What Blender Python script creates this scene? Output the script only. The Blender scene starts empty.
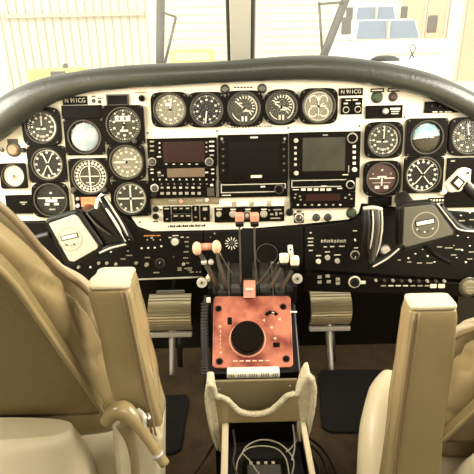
import bpy, math, random
from mathutils import Matrix, Vector, noise
random.seed(7)
S = bpy.context.scene
COL = S.collection
R = math.radians
# ------------------------------------------------------------------ camera
PITCH, ROLL, F = R(22), R(1.2), 480.0
CP = Vector((0, 0, 1.2))
FW = Vector((0, math.cos(PITCH), -math.sin(PITCH)))
U0 = Vector((0, math.sin(PITCH), math.cos(PITCH)))
R0 = Vector((1, 0, 0))
RT = R0*math.cos(ROLL) - U0*math.sin(ROLL)
UP = R0*math.sin(ROLL) + U0*math.cos(ROLL)
cd = bpy.data.cameras.new('camera'); cam = bpy.data.objects.new('camera', cd); COL.objects.link(cam)
cd.sensor_width = 36; cd.lens = 36*F/474; cd.clip_start = .02; cd.clip_end = 300
m = Matrix.Identity(4)
for i, c in enumerate((RT, UP, -FW, CP)):
    for j in range(3): m[j][i] = c[j]
cam.matrix_world = m
S.camera = cam
# ------------------------------------------------------------------ light
w = bpy.data.worlds.new('world'); S.world = w; w.use_nodes = True
bg = w.node_tree.nodes['Background']
bg.inputs[0].default_value = (1.0, .945, .83, 1); bg.inputs[1].default_value = 1.7
sd = bpy.data.lights.new('sun', 'SUN'); sd.energy = 2.0; sd.angle = R(6); sd.color = (1, .95, .82)
so = bpy.data.objects.new('sun', sd); COL.objects.link(so)
so.rotation_euler = Vector((.35, .75, -.62)).to_track_quat('-Z', 'Y').to_euler()
def area(name, loc, target, sx, sy, power, color=(1, .93, .78)):
    l = bpy.data.lights.new(name, 'AREA'); l.shape = 'RECTANGLE'; l.size = sx; l.size_y = sy; l.energy = power; l.color = color
    o = bpy.data.objects.new(name, l); COL.objects.link(o); o.location = loc
    o.rotation_euler = (Vector(target)-Vector(loc)).to_track_quat('-Z', 'Y').to_euler()
# daylight through the cockpit's side windows
area('side_window_light_left', (-.84, .62, 1.30), (0.3, .75, .8), .75, .45, 15)
area('side_window_light_right', (.89, .62, 1.30), (-.3, .75, .8), .75, .45, 15)
# added fill lamp, unseen above and behind the seats, brightens panel and tops
area('added_fill_light', (0, -.5, 1.62), (0, .9, .75), 1.1, .5, 11)
VS = S.view_settings
S.display_settings.display_device = 'sRGB'
VS.view_transform = 'Standard'; VS.look = 'None'; VS.gamma = 1; VS.use_curve_mapping = False; VS.exposure = 0.33

# ------------------------------------------------------------------ coordinates
def ray(x, y): return RT*((x-237)/F) + UP*((237-y)/F) + FW
def W(x, y, d): return CP + ray(x, y)*d
T10 = R(10)
P0 = Vector((.018, 1.088, .939))
PU = Vector((1, 0, 0)); PV = Vector((0, math.sin(T10), math.cos(T10))); PN = Vector((0, -math.cos(T10), math.sin(T10)))
PM = Matrix.Identity(4)
for i, c in enumerate((PU, PV, PN, P0)):
    for j in range(3): PM[j][i] = c[j]
def pp(x, y, wz=0.0):
    r = ray(x, y); t = ((P0-CP).dot(PN)+wz)/r.dot(PN); q = CP+r*t-P0
    return Vector((q.dot(PU), q.dot(PV), wz))
def xplane(x, y, X): t = (X-CP.x)/ray(x, y).x; return CP+ray(x, y)*t
def yplane(x, y, Y): t = (Y-CP.y)/ray(x, y).y; return CP+ray(x, y)*t
def zplane(x, y, Z): t = (Z-CP.z)/ray(x, y).z; return CP+ray(x, y)*t

class Plane:
    def __init__(s, O, U, V):
        s.O, s.U, s.V = Vector(O), Vector(U).normalized(), Vector(V).normalized(); s.N = s.U.cross(s.V); s.M = Matrix.Identity(4)
        for i, c in enumerate((s.U, s.V, s.N, s.O)):
            for j in range(3): s.M[j][i] = c[j]
    def pp(s, x, y, wz=0.0):
        r = ray(x, y); t = ((s.O-CP).dot(s.N)+wz)/r.dot(s.N); q = CP+r*t-s.O
        return Vector((q.dot(s.U), q.dot(s.V), wz))
PANEL = Plane(P0, PU, PV)
# ------------------------------------------------------------------ materials
def mat(name, col, rough=.5, metal=0, bump=0, bscale=60, var=0, vscale=8, col2=None, emit=0, spec=.5, coat=0, detail=4):
    m = bpy.data.materials.new(name); m.use_nodes = True; nt = m.node_tree; b = nt.nodes['Principled BSDF']
    b.inputs['Base Color'].default_value = (*col, 1); b.inputs['Roughness'].default_value = rough
    b.inputs['Metallic'].default_value = metal; b.inputs['Specular IOR Level'].default_value = spec
    b.inputs['Coat Weight'].default_value = coat
    tc = nt.nodes.new('ShaderNodeTexCoord')
    if var or col2:
        n = nt.nodes.new('ShaderNodeTexNoise'); n.inputs['Scale'].default_value = vscale; n.inputs['Detail'].default_value = detail
        nt.links.new(tc.outputs['Object'], n.inputs['Vector'])
        r = nt.nodes.new('ShaderNodeValToRGB')
        c2 = col2 or tuple(c*(1-var) for c in col)
        r.color_ramp.elements[0].position = .38; r.color_ramp.elements[1].position = .62
        r.color_ramp.elements[0].color = (*c2, 1); r.color_ramp.elements[1].color = (*col, 1)
        nt.links.new(n.outputs[0], r.inputs[0]); nt.links.new(r.outputs[0], b.inputs['Base Color'])
    if bump:
        n2 = nt.nodes.new('ShaderNodeTexNoise'); n2.inputs['Scale'].default_value = bscale; n2.inputs['Detail'].default_value = 3
        nt.links.new(tc.outputs['Object'], n2.inputs['Vector'])
        bp = nt.nodes.new('ShaderNodeBump'); bp.inputs['Strength'].default_value = bump; bp.inputs['Distance'].default_value = .004
        nt.links.new(n2.outputs[0], bp.inputs['Height']); nt.links.new(bp.outputs[0], b.inputs['Normal'])
    if emit:
        b.inputs['Emission Color'].default_value = (*col, 1); b.inputs['Emission Strength'].default_value = emit
    return m
def glassmat(name, tint=(1, 1, 1), gl=.06, haze=0, rough=.03):
    m = bpy.data.materials.new(name); m.use_nodes = True; nt = m.node_tree; nt.nodes.clear()
    o = nt.nodes.new('ShaderNodeOutputMaterial'); t = nt.nodes.new('ShaderNodeBsdfTransparent'); g = nt.nodes.new('ShaderNodeBsdfGlossy')
    t.inputs[0].default_value = (*tint, 1); g.inputs['Roughness'].default_value = rough
    mx = nt.nodes.new('ShaderNodeMixShader'); mx.inputs[0].default_value = gl
    nt.links.new(t.outputs[0], mx.inputs[1]); nt.links.new(g.outputs[0], mx.inputs[2])
    last = mx
    if haze:
        d = nt.nodes.new('ShaderNodeBsdfTranslucent'); d.inputs[0].default_value = (1, .97, .9, 1)
        m2 = nt.nodes.new('ShaderNodeMixShader'); m2.inputs[0].default_value = haze
        nt.links.new(mx.outputs[0], m2.inputs[1]); nt.links.new(d.outputs[0], m2.inputs[2]); last = m2
    nt.links.new(last.outputs[0], o.inputs[0])
    return m
M = dict(
    cream=mat('cream_panel_paint', (.86, .79, .62), .45, var=.06, vscale=9),
    black=mat('black_plastic', (.005, .0045, .0035), .33, spec=.3),
    sub=mat('black_subpanel', (.007, .006, .004), .5, var=.35, vscale=14, spec=.15),
    bezel=mat('bezel_black', (.006, .0048, .0032), .38, spec=.06),
    bezel2=mat('bezel_edge_grey', (.065, .058, .042), .4, spec=.25),
    dial=mat('dial_black', (.014, .013, .009), .5, spec=.2),
    dialo=mat('dial_olive', (.050, .047, .030), .5, spec=.2),
    diall=mat('dial_glare_pale', (.22, .20, .135), .5, spec=.2),  # glare of the gauge glass painted in as a pale dial tone
    dialp=mat('dial_pale_pink', (.72, .56, .42), .5),
    dialr=mat('dial_maroon', (.055, .018, .012), .45),
    white=mat('marking_white', (.66, .62, .50), .5),
    dim=mat('marking_dim', (.33, .30, .22), .5),
    orange=mat('marking_orange', (.65, .25, .08), .5),
    sky=mat('attitude_sky', (.20, .36, .42), .5, col2=(.46, .52, .50), vscale=40, spec=.2),
    gnd=mat('attitude_ground', (.05, .042, .022), .5, spec=.2),
    ball=mat('attitude_pale', (.27, .34, .35), .5, col2=(.50, .50, .45), vscale=35, spec=.2),
    scr=mat('screen_dark', (.008, .0075, .006), .2, spec=.12),
    scrg=mat('screen_olive', (.050, .050, .032), .25, var=.2, vscale=30, spec=.25),
    scrm=mat('screen_maroon', (.030, .013, .010), .25, spec=.2),
    scrt=mat('screen_tan', (.15, .11, .07), .3, spec=.2),
    lcd=mat('lit_red_display', (.75, .22, .10), .4, emit=.35),
    metal=mat('bare_metal', (.62, .58, .48), .28, metal=1),
    silver=mat('silver_paint', (.58, .54, .45), .3, metal=.25),
    dmetal=mat('dark_metal', (.10, .095, .08), .35, metal=.7),
    glare=mat('glareshield_vinyl', (.028, .032, .025), .36, bump=.2, bscale=160, spec=.8, coat=.15),
    red=mat('worn_red_paint', (.50, .165, .10), .42, col2=(.17, .03, .018), vscale=20, bump=.2, bscale=90),
    pink=mat('salmon_plastic', (.70, .30, .20), .4),
    peach=mat('peach_knob', (.78, .50, .32), .35),
    ivory=mat('ivory_plastic', (.80, .75, .60), .4),
    leather=mat('tan_leather', (.37, .285, .138), .24, bump=.25, bscale=35, var=.10, vscale=5, coat=.3),
    leather2=mat('olive_tan_vinyl', (.26, .195, .085), .42, bump=.3, bscale=420, var=.1, vscale=4),
    leatherl=mat('pale_leather', (.70, .61, .41), .34, bump=.2, bscale=40, var=.08, vscale=5),
    pipe=mat('piping_tan', (.30, .22, .12), .45),
    fleece=mat('cream_fleece', (.74, .66, .46), .95, bump=1.0, bscale=330, var=.15, vscale=90),
    olive=mat('olive_vinyl', (.20, .165, .09), .55, bump=.2, bscale=200),
    carpet=mat('brown_carpet', (.105, .066, .027), .95, bump=.8, bscale=300, var=.35, vscale=14),
    mat_=mat('dark_mat', (.010, .008, .005), .85, bump=.5, bscale=200),
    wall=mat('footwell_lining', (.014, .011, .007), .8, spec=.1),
    trim=mat('side_trim', (.30, .245, .155), .6),
    post=mat('window_post', (.50, .475, .39), .5),
    postd=mat('window_seal', (.05, .055, .05), .5),
    pedal=mat('pedal_ribbed', (.55, .46, .28), .3, metal=.45),
    hang=mat('hangar_sheet', (.70, .66, .53), .6),
    hangr=mat('hangar_rib', (.48, .45, .36), .6),
    peachw=mat('hangar_peach', (.74, .42, .27), .6, var=.1, vscale=.4),
    conc=mat('apron_concrete', (.72, .67, .56), .9, var=.1, vscale=.6),
    truck=mat('truck_white', (.80, .80, .76), .35),
    tglass=mat('truck_glass', (.15, .20, .28), .5),
    yellow=mat('yellow_paint', (.86, .72, .16), .5),
    rub=mat('rubber', (.010, .010, .009), .6, spec=.3),
    green=mat('green_lens', (.04, .065, .03), .3),
    wire=mat('grey_wire', (.45, .42, .36), .4),
    gl=glassmat('gauge_glass', gl=.010, rough=.16),
    slot=mat('quadrant_steel', (.05, .047, .04), .3, metal=.5), chrome=mat('worn_chrome', (.20, .185, .15), .3, metal=.6),
    hubf=mat('hub_face_pale', (.50, .48, .40), .4), hubg=mat('hub_face_grey', (.09, .083, .062), .4),
    wind=glassmat('windscreen_glass', (.97, .98, .96), gl=.05, haze=.13),
)

# ------------------------------------------------------------------ mesh builder
class MB:
    def __init__(s): s.v = []; s.f = []; s.mi = []; s.sm = []; s.mats = []; s.cur = 0
    def use(s, mt):
        if isinstance(mt, str): mt = M[mt]
        if mt not in s.mats: s.mats.append(mt)
        s.cur = s.mats.index(mt); return s
    def add(s, vs, fs, smooth=False):
        o = len(s.v); s.v += [tuple(v) for v in vs]
        for f in fs: s.f.append([o+i for i in f]); s.mi.append(s.cur); s.sm.append(smooth)
        return s
    def box(s, a, b, mx=None):
        x0, y0, z0 = a; x1, y1, z1 = b
        vs = [Vector(p) for p in ((x0,y0,z0),(x1,y0,z0),(x1,y1,z0),(x0,y1,z0),(x0,y0,z1),(x1,y0,z1),(x1,y1,z1),(x0,y1,z1))]
        if mx: vs = [mx @ v for v in vs]
        return s.add(vs, [(0,3,2,1),(4,5,6,7),(0,1,5,4),(1,2,6,5),(2,3,7,6),(3,0,4,7)])
    def hexa(s, vs):   # 8 corners: bottom loop 4, top loop 4
        return s.add(vs, [(0,3,2,1),(4,5,6,7),(0,1,5,4),(1,2,6,5),(2,3,7,6),(3,0,4,7)])
    def loops(s, ls, cap0=True, cap1=True, smooth=True, closed=True):
        n = len(ls[0]); vs = [p for l in ls for p in l]; fs = []
        for k in range(len(ls)-1):
            for i in range(n if closed else n-1):
                j = (i+1) % n; fs.append((k*n+i, k*n+j, (k+1)*n+j, (k+1)*n+i))
        o = len(s.v); s.add(vs, fs, smooth)
        if cap0: s.f.append([o+i for i in reversed(range(n))]); s.mi.append(s.cur); s.sm.append(False)
        if cap1: s.f.append([o+(len(ls)-1)*n+i for i in range(n)]); s.mi.append(s.cur); s.sm.append(False)
        return s
    def lathe(s, prof, c=(0,0,0), ax=None, n=24, cap0=True, cap1=True, smooth=True):
        # prof: (r, h) along axis
        c = Vector(c); ax = Vector(ax or (0,0,1)).normalized()
        q = ax.to_track_quat('Z', 'Y'); ls = []
        for r, h in prof:
            ls.append([c + q @ Vector((r*math.cos(2*math.pi*i/n), r*math.sin(2*math.pi*i/n), h)) for i in range(n)])
        return s.loops(ls, cap0, cap1, smooth)
    def cyl(s, a, b, r, n=16, r2=None):
        a = Vector(a); b = Vector(b); return s.lathe([(r,0),(r2 if r2 is not None else r,(b-a).length)], a, b-a, n)
    def disc(s, c, r, z=0, n=32):
        return s.add([(c[0]+r*math.cos(2*math.pi*i/n), c[1]+r*math.sin(2*math.pi*i/n), z) for i in range(n)], [list(range(n))])
    def prism(s, pts, z0, z1):
        n = len(pts)
        a = sum(pts[i][0]*pts[(i+1)%n][1]-pts[(i+1)%n][0]*pts[i][1] for i in range(n))
        if a < 0: pts = pts[::-1]
        return s.loops([[(p[0],p[1],z0) for p in pts],[(p[0],p[1],z1) for p in pts]], smooth=False)
    def tube(s, pts, r, n=10, sub=6, cap=True, flat=None):
        pts = [Vector(p) for p in pts]; rs = r if isinstance(r, (list,tuple)) else [r]*len(pts)
        P = []; RR = []
        if sub > 1 and len(pts) > 2:
            for i in range(len(pts)-1):
                p0 = pts[max(i-1,0)]; p1 = pts[i]; p2 = pts[i+1]; p3 = pts[min(i+2,len(pts)-1)]
                for k in range(sub):
                    t = k/sub
                    P.append(.5*((2*p1)+(p2-p0)*t+(2*p0-5*p1+4*p2-p3)*t*t+(3*p1-p0-3*p2+p3)*t**3)); RR.append(rs[i]*(1-t)+rs[i+1]*t)
            P.append(pts[-1]); RR.append(rs[-1])
        else: P = pts; RR = rs
        up = Vector((0,0,1)); ls = []; prev = None
        for i, p in enumerate(P):
            t = (P[min(i+1,len(P)-1)]-P[max(i-1,0)]).normalized()
            if prev is None: a = t.orthogonal().normalized() if abs(t.dot(up)) > .95 else (up - t*up.dot(t)).normalized()
            else: a = (prev - t*prev.dot(t)).normalized()
            prev = a; b = t.cross(a); fa = flat or 1
            ls.append([p + (a*math.cos(2*math.pi*j/n) + b*math.sin(2*math.pi*j/n)*fa)*RR[i] for j in range(n)])
        return s.loops(ls, cap, cap)
    def arc(s, c, r0, r1, a0, a1, z, n=24, z0=None):   # flat annulus sector, degrees clockwise from top
        vs = []; fs = []
        for i in range(n+1):
            a = R(a0+(a1-a0)*i/n)
            vs += [(c[0]+r0*math.sin(a), c[1]+r0*math.cos(a), z), (c[0]+r1*math.sin(a), c[1]+r1*math.cos(a), z)]
        for i in range(n): fs.append((2*i, 2*i+2, 2*i+3, 2*i+1))
        return s.add(vs, fs)
    def tick(s, c, a, r0, r1, wd, z, h=.0006):
        q = Matrix.Translation((c[0],c[1],z)) @ Matrix.Rotation(-R(a), 4, 'Z')
        return s.box((-wd/2, r0, 0), (wd/2, r1, h), q)
    def sphere(s, c, r, n=16, k=10, sc=(1,1,1)):
        c = Vector(c); ls = []
        for i in range(1, k):
            t = math.pi*i/k; ls.append([c+Vector((r*sc[0]*math.sin(t)*math.cos(2*math.pi*j/n), r*sc[1]*math.sin(t)*math.sin(2*math.pi*j/n), -r*sc[2]*math.cos(t))) for j in range(n)])
        return s.loops(ls)
    def build(s, name, mt=None, parent=None, bevel=0, seg=2, subsurf=0):
        me = bpy.data.meshes.new(name); me.from_pydata(s.v, [], s.f)
        if mt is not None and not s.mats: s.mats.append(M[mt] if isinstance(mt, str) else mt)
        for x in s.mats: me.materials.append(x)
        me.polygons.foreach_set('material_index', s.mi); me.polygons.foreach_set('use_smooth', s.sm); me.update()
        o = bpy.data.objects.new(name, me); COL.objects.link(o)
        if parent: o.parent = parent
        if bevel:
            b = o.modifiers.new('bevel', 'BEVEL'); b.width = bevel; b.segments = seg; b.limit_method = 'ANGLE'
        if subsurf:
            b = o.modifiers.new('sub', 'SUBSURF'); b.levels = subsurf; b.render_levels = subsurf
        return o
def tag(o, label=None, cat=None, group=None, kind=None):
    if label: o['label'] = label
    if cat: o['category'] = cat
    if group: o['group'] = group
    if kind: o['kind'] = kind
    return o
def empty(name, mx, label=None, cat=None, group=None):
    o = bpy.data.objects.new(name, None); COL.objects.link(o); o.empty_display_size = .02
    o.matrix_world = mx if isinstance(mx, Matrix) else Matrix.Translation(mx)
    return tag(o, label, cat, group)
def label_part(o, t): o['label'] = t; return o
def text_into(mb, txt, c, h, z, width=None):
    cu = bpy.data.curves.new('t', 'FONT'); cu.body = txt; cu.size = h*1.4; cu.align_x = 'CENTER'; cu.align_y = 'CENTER'; cu.extrude = .0003
    o = bpy.data.objects.new('t', cu); COL.objects.link(o)
    dg = bpy.context.evaluated_depsgraph_get(); me = bpy.data.meshes.new_from_object(o.evaluated_get(dg))
    xs = [v.co.x for v in me.vertices]; sc = 1
    if width: sc = width/(max(xs)-min(xs))
    mb.add([(v.co.x*sc+c[0], v.co.y+c[1], v.co.z+z) for v in me.vertices], [list(p.vertices) for p in me.polygons])
    bpy.data.objects.remove(o); bpy.data.curves.remove(cu); bpy.data.meshes.remove(me)

# things on the instrument panel: their geometry is in the panel's own plane, x right, y up, z out of the panel
class PT:
    def __init__(s, name, x, y, label, cat, group=None, z=.0031, pl=None, off=0):
        s.pl = pl or PANEL; s.off = off; s.o = s.pl.pp(x, y, off); s.z = z
        s.root = empty(name, s.pl.M @ Matrix.Translation((s.o.x, s.o.y, z+off)), label, cat, group)
    def L(s, x, y):
        q = s.pl.pp(x, y, s.off)-s.o; return (q.x, q.y)
    def rect(s, x0, y0, x1, y1):
        cx, cy = s.L((x0+x1)/2, (y0+y1)/2); a = s.L((x0+x1)/2-(x1-x0)/2, (y0+y1)/2); b = s.L((x0+x1)/2+(x1-x0)/2, (y0+y1)/2)
        c = s.L((x0+x1)/2, y0); d = s.L((x0+x1)/2, y1)
        w2 = (b[0]-a[0])/2; h2 = (c[1]-d[1])/2
        return cx-w2, cy-h2, cx+w2, cy+h2
    def box(s, name, x0, y0, x1, y1, z0, z1, mt, bevel=.0008, parent=None):
        a = s.rect(x0, y0, x1, y1); return MB().box((a[0],a[1],z0),(a[2],a[3],z1)).build(name, mt, parent or s.root, bevel)
    def marks(s, rects, z, mt='white', name='marking', parent=None):
        mb = MB().use(mt)
        for r in rects:
            a = s.rect(*r); mb.box((a[0],a[1],z),(a[2],a[3],z+.0005))
        return mb.build(name, None, parent or s.root)
    def px(s): return (s.L(237, 160)[0]*0 + (pp(238,160)-pp(237,160)).x)
    def knob(s, x, y, r, h, mt='black', z=0, name='knob', pointer=None, rim=None):
        c = s.L(x, y); r *= .00232
        mb = MB().use(mt).lathe([(r*1.08,z),(r*1.08,z+h*.25),(r,z+h*.3),(r*.94,z+h*.9),(r*.8,z+h)], (c[0],c[1],0), n=20)
        o = mb.build(name, None, s.root)
        if pointer is not None:
            MB().use('white').tick(c, pointer, r*.1, r*.85, r*.22, z+h).build('pointer', None, o)
        if rim:
            MB().use(rim).lathe([(r*1.45,z),(r*1.4,z+.001),(r*1.1,z+.0012)], (c[0],c[1],0), n=20).build('rim', None, s.root)
        return o
    def toggle(s, x, y, h=.014, tilt=30, mt='silver', name='toggle_switch'):
        c = s.L(x, y); d = Vector((0, math.sin(R(tilt)), math.cos(R(tilt))))
        mb = MB().use('dmetal').lathe([(.0045,0),(.0045,.003),(.003,.0035)], (c[0],c[1],0), n=10)
        mb.use(mt).tube([Vector((c[0],c[1],.002)), Vector((c[0],c[1],.002))+d*h], [.0014,.0026], 8, 1)
        return mb.build(name, None, s.root)

def gauge(x, y, bw, bh, r, label, bez='oct', dial='dial', marks='ticks', needles=(), arc=None, knobs=(), n=12, group=None, screws=True, ring=True, edge=None, name='flight_gauge', blocks=None, cat='gauge', th=.010, extra=None, roll=0):
    t = PT(name, x, y, label, cat, group); K = .00232
    hw, hh, r = bw/2*K, bh/2*K, r*K
    N = 64; e = {'square':16,'oct':5.0,'round':2.6}[bez]
    def outer(k, inset, z):
        l = []
        for i in range(N):
            a = 2*math.pi*i/N; c, s_ = math.cos(a), math.sin(a); q = (abs(c)**e+abs(s_)**e)**(-1/e)
            l.append((c*q*(hw-inset), s_*q*(hh-inset), z))
        return l
    def circ(rr, z): return [(rr*math.cos(2*math.pi*i/N), rr*math.sin(2*math.pi*i/N), z) for i in range(N)]
    mb = MB().use('bezel').loops([outer(0,0,0), outer(0,0,th-.0015), outer(0,.0012,th)], True, False, False)
    mb.loops([outer(0,.0012,th), circ(r*1.09,th)], False, False, False)
    mb.use('bezel2' if ring else 'bezel').loops([circ(r*1.09,th), circ(r*1.05,th+.0012), circ(r*1.0,th-.0005)], False, False, True)
    mb.use('bezel').loops([circ(r*1.0,th-.0005), circ(r*.97,.003)], False, False, True)
    b = mb.build('bezel', None, t.root)
    if edge:
        mb = MB().use(edge).loops([outer(0,-.0012,.0), outer(0,-.0012,.006), outer(0,.0004,.0065)], True, False, False).build('mounting_frame', None, t.root)
    d = MB().use(dial).disc((0,0), r*.97, .0035, 40).build('dial', None, t.root)
    z = .0038; mb = MB().use('white')
    if marks in ('ticks','card'):
        for i in range(n):
            a = 360*i/n
            if arc and arc[2]: a = arc[0]+(arc[1]-arc[0])*i/(n-1)
            mb.tick((0,0), a, r*.80, r*.93, r*.07, z)
            for j in (1,2,3):
                if n <= 12: mb.tick((0,0), a+j*360/n/4, r*.86, r*.93, r*.025, z)
        if marks == 'ticks':
            for i in range(n): # numeral-sized marks
                a = 360*i/n; aa = R(a)
                mb.box((r*.64*math.sin(aa)-r*.07, r*.64*math.cos(aa)-r*.06, z),(r*.64*math.sin(aa)+r*.07, r*.64*math.cos(aa)+r*.06, z+.0003))
        if marks == 'card':
            mb.arc((0,0), r*.93, r*.97, 0, 360, z, 48)
            for i in range(n):
                a = 360*i/n; aa = R(a); rr = r*.78
                mb.lathe([(r*.085,0),(r*.085,.0004)], (rr*math.sin(aa), rr*math.cos(aa), z), n=6)
    if arc: mb.arc((0,0), r*.86, r*.96, arc[0], arc[1], z+.0002, 30)
    if blocks:
        for (bx, by, w_, h_, mt) in blocks:
            mb.use(mt).box((bx*r-w_*r/2, by*r-h_*r/2, z),(bx*r+w_*r/2, by*r+h_*r/2, z+.0006))
    if mb.v: mb.build('markings', None, t.root)
    if marks in ('ball','ball2'):
        # domed attitude ball: upper and lower shell
        rr = r*.90
        for nm, a0, a1, mt in (('sky_half', roll, roll+180, 'ball' if marks == 'ball' else 'sky'), ('ground_half', roll+180, roll+360, 'gnd' if marks == 'ball2' else 'ball')):
            m2 = MB().use(mt); ls = []
            for k in range(7):
                q = k/6*math.pi/2; ls.append([(rr*math.cos(q)*math.cos(R(a0+(a1-a0)*i/24)), rr*math.cos(q)*math.sin(R(a0+(a1-a0)*i/24)), .0038+.004*math.sin(q)) for i in range(25)])
            m2.loops(ls, False, False, True, closed=False); m2.build(nm, None, t.root)
        m2 = MB().use('white'); m2.box((-r*.45,-r*.02,.0081),(-r*.15,r*.02,.0087)).box((r*.15,-r*.02,.0081),(r*.45,r*.02,.0087)).box((-r*.04,-r*.04,.0081),(r*.04,r*.04,.0087))
        for a in (-60,-30,0,30,60): m2.tick((0,0), a, r*.82, r*.92, r*.04, .006)
        m2.build('horizon_bars', None, t.root)
    for k, nd in enumerate(needles):
        a, ln, wd = nd[:3]; tail = nd[3] if len(nd) > 3 else .15; mt = nd[4] if len(nd) > 4 else 'white'
        m2 = MB().use(mt).tick((0,0), a, -r*tail, r*ln, r*wd, .0052+.0006*k); m2.use('bezel').lathe([(r*.09,0),(r*.07,.001)], (0,0,.0055+.0006*k), n=12)
        m2.build('needle', None, t.root)
    if extra: extra(t, r)
    MB().use('gl').disc((0,0), r*.995, th-.0007, 40).build('glass', None, t.root)
    if screws:
        for sx in (-1,1):
            for sy in (-1,1):
                q = {'square':.90,'oct':.80,'round':.72}[bez]
                MB().use('dmetal').lathe([(.0022,th-.0006),(.0018,th+.0009)], (sx*hw*q, sy*hh*q, 0), n=8).build('screw', None, t.root)
    for (kx, ky, kr, km) in knobs: t.knob(kx, ky, kr, .012, km, z=th-.001)
    return t

# ================================================================== SETTING
GZ = -1.2
def struct(o, kind='structure'): o['kind'] = kind; return o
struct(MB().box((-45,1.9,GZ-.1),(45,60,GZ)).build('ground', 'conc'))
# hangar front, 30 m ahead: ribbed sheet doors
HY = 31.0
def wx(x, y=40): return yplane(x, y, HY).x
mb = MB().use('hang').box((-40,HY,GZ),(wx(262),HY+.3,14))
zr = yplane(80, 15, HY).z
struct(mb.build('wall_hangar_left'))
mb = MB().use('hangr')
x = wx(4)
while x < wx(150):
    mb.box((x,HY-.10,GZ),(x+.06,HY,14)); x += .50
tag(mb.build('sheet_rib'), 'raised vertical ribs on the pale sliding hangar doors', 'door ribs')['kind'] = 'structure'
struct(MB().box((wx(7),HY-.28,zr-.10),(wx(147),HY-.1,zr+.10)).build('trim_1', 'hangr'))
mb = MB().use('hang').box((wx(262),HY+.05,GZ),(wx(400),HY+.35,14)).use('hangr')
for k in range(24): mb.box((wx(165),HY-.03,GZ+.6+k*.42),(wx(232),HY,GZ+.64+k*.42)); mb.box((wx(262),HY+.02,GZ+.6+k*.42),(wx(345),HY+.05,GZ+.64+k*.42))
struct(mb.build('wall_hangar_middle'))
for i, (xa, xb, mt) in enumerate(((398,420,'peachw'),(421,441,'peachw'),(443,458,'hang'),(459,500,'peachw'))):
    mb = MB().use(mt).box((wx(xa),HY-.5,GZ),(wx(xb),HY-.3,14)).use('hangr').box((wx(xb)-.12,HY-.56,GZ),(wx(xb),HY-.5,14)).box((wx(xa),HY-.54,zr+.5),(wx(xb),HY-.5,zr+.62))
    struct(mb.build('door_%d' % (i+1)))
struct(MB().box((wx(398),HY-.3,GZ),(40,HY+.3,14)).build('wall_hangar_right', 'hang'))

# ================================================================== COCKPIT SHELL
YR = -1.7
struct(MB().box((-.85,YR,-.03),(.9,1.72,0)).build('floor', 'carpet'))
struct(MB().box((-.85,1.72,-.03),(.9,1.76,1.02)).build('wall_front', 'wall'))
def sidewall(name, x0, x1):   # sill, aft pillars and cabin window openings
    mb = MB().box((x0,YR,-.03),(x1,1.72,.98)).box((x0,YR,1.50),(x1,1.00,1.66))
    for a_, b_ in ((YR,-1.2),(-.3,.2)): mb.box((x0,a_,.98),(x1,b_,1.50))
    return struct(mb.build(name, 'trim'))
sidewall('wall_left', -.89, -.85); sidewall('wall_right', .90, .94)
struct(MB().box((-.89,YR,1.66),(.94,1.02,1.70)).build('ceiling', 'trim'))
struct(MB().box((-.89,YR-.04,-.03),(.94,YR,1.70)).build('wall_back', 'trim'))
# windscreen panes slope back from the nose to the roof
def wsp(x, s): # s 0 bottom 1 top
    return Vector((x, 1.45-.38*s-.10*(abs(x)/.8)**2, 1.09+.60*s))
def pane(name, x0, x1):
    ls = [[wsp(x0+(x1-x0)*i/8, s/6)+Vector((0,o,0)) for i in range(9)] for s in range(7) for o in (0,)]
    mb = MB().loops(ls, False, False, True, closed=False); return struct(mb.build(name, 'wind'))
pane('window_1', -.84, -.012); pane('window_2', .055, .88)
# centre post with seal strips
def post(name, xa, xb, mt, off=0, th=.02):
    return struct(MB().hexa([wsp(xa,-.08)+Vector((0,off-th,0)), wsp(xb,-.08)+Vector((0,off-th,0)), wsp(xb,-.08)+Vector((0,off+th,0)), wsp(xa,-.08)+Vector((0,off+th,0)),
        wsp(xa,1)+Vector((0,off-th,0)), wsp(xb,1)+Vector((0,off-th,0)), wsp(xb,1)+Vector((0,off+th,0)), wsp(xa,1)+Vector((0,off+th,0))]).build(name, mt, bevel=.003))
post('trim_2', -.006, .046, 'post', -.02, .014)
post('trim_3', -.016, -.007, 'postd', -.01); post('trim_4', .047, .053, 'postd', -.01); post('trim_6', .0535, .060, 'post', -.005)
c = wsp(.02,.42)
struct(MB().box((.004,c.y-.052,c.z-.006),(.036,c.y-.035,c.z+.006)).build('trim_5', 'postd'))

# wipers on the outside of the glass
def wiper(label, b0, b1, a0, a1, l0, l1):
    r = empty('windscreen_wiper', b1, label, 'wiper', None); o = b1
    q = lambda p: p-o
    MB().tube([q(b0), q((b0+b1)/2), q(b1)], .0150, 8, 2, flat=.9).build('wiper_blade', 'postd', r)
    MB().tube([q(a0), q(a1)], .0045, 8, 1).build('wiper_arm', 'dmetal', r)
    MB().tube([q(l0), q(l1)], .0035, 8, 1).build('wiper_link', 'dmetal', r)
    return r
wiper('dark upright wiper resting on the left windscreen pane', W(161,-25,1.55), W(160,66,1.62), W(176,17,1.55), W(165,63,1.60), W(162,12,1.56), W(176,17,1.55))
wiper('dark slanting wiper resting on the right windscreen pane', W(357,-30,1.55), W(322,60,1.62), W(319,2,1.57), W(322,50,1.62), W(319,4,1.57), W(344,2,1.56))

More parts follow.
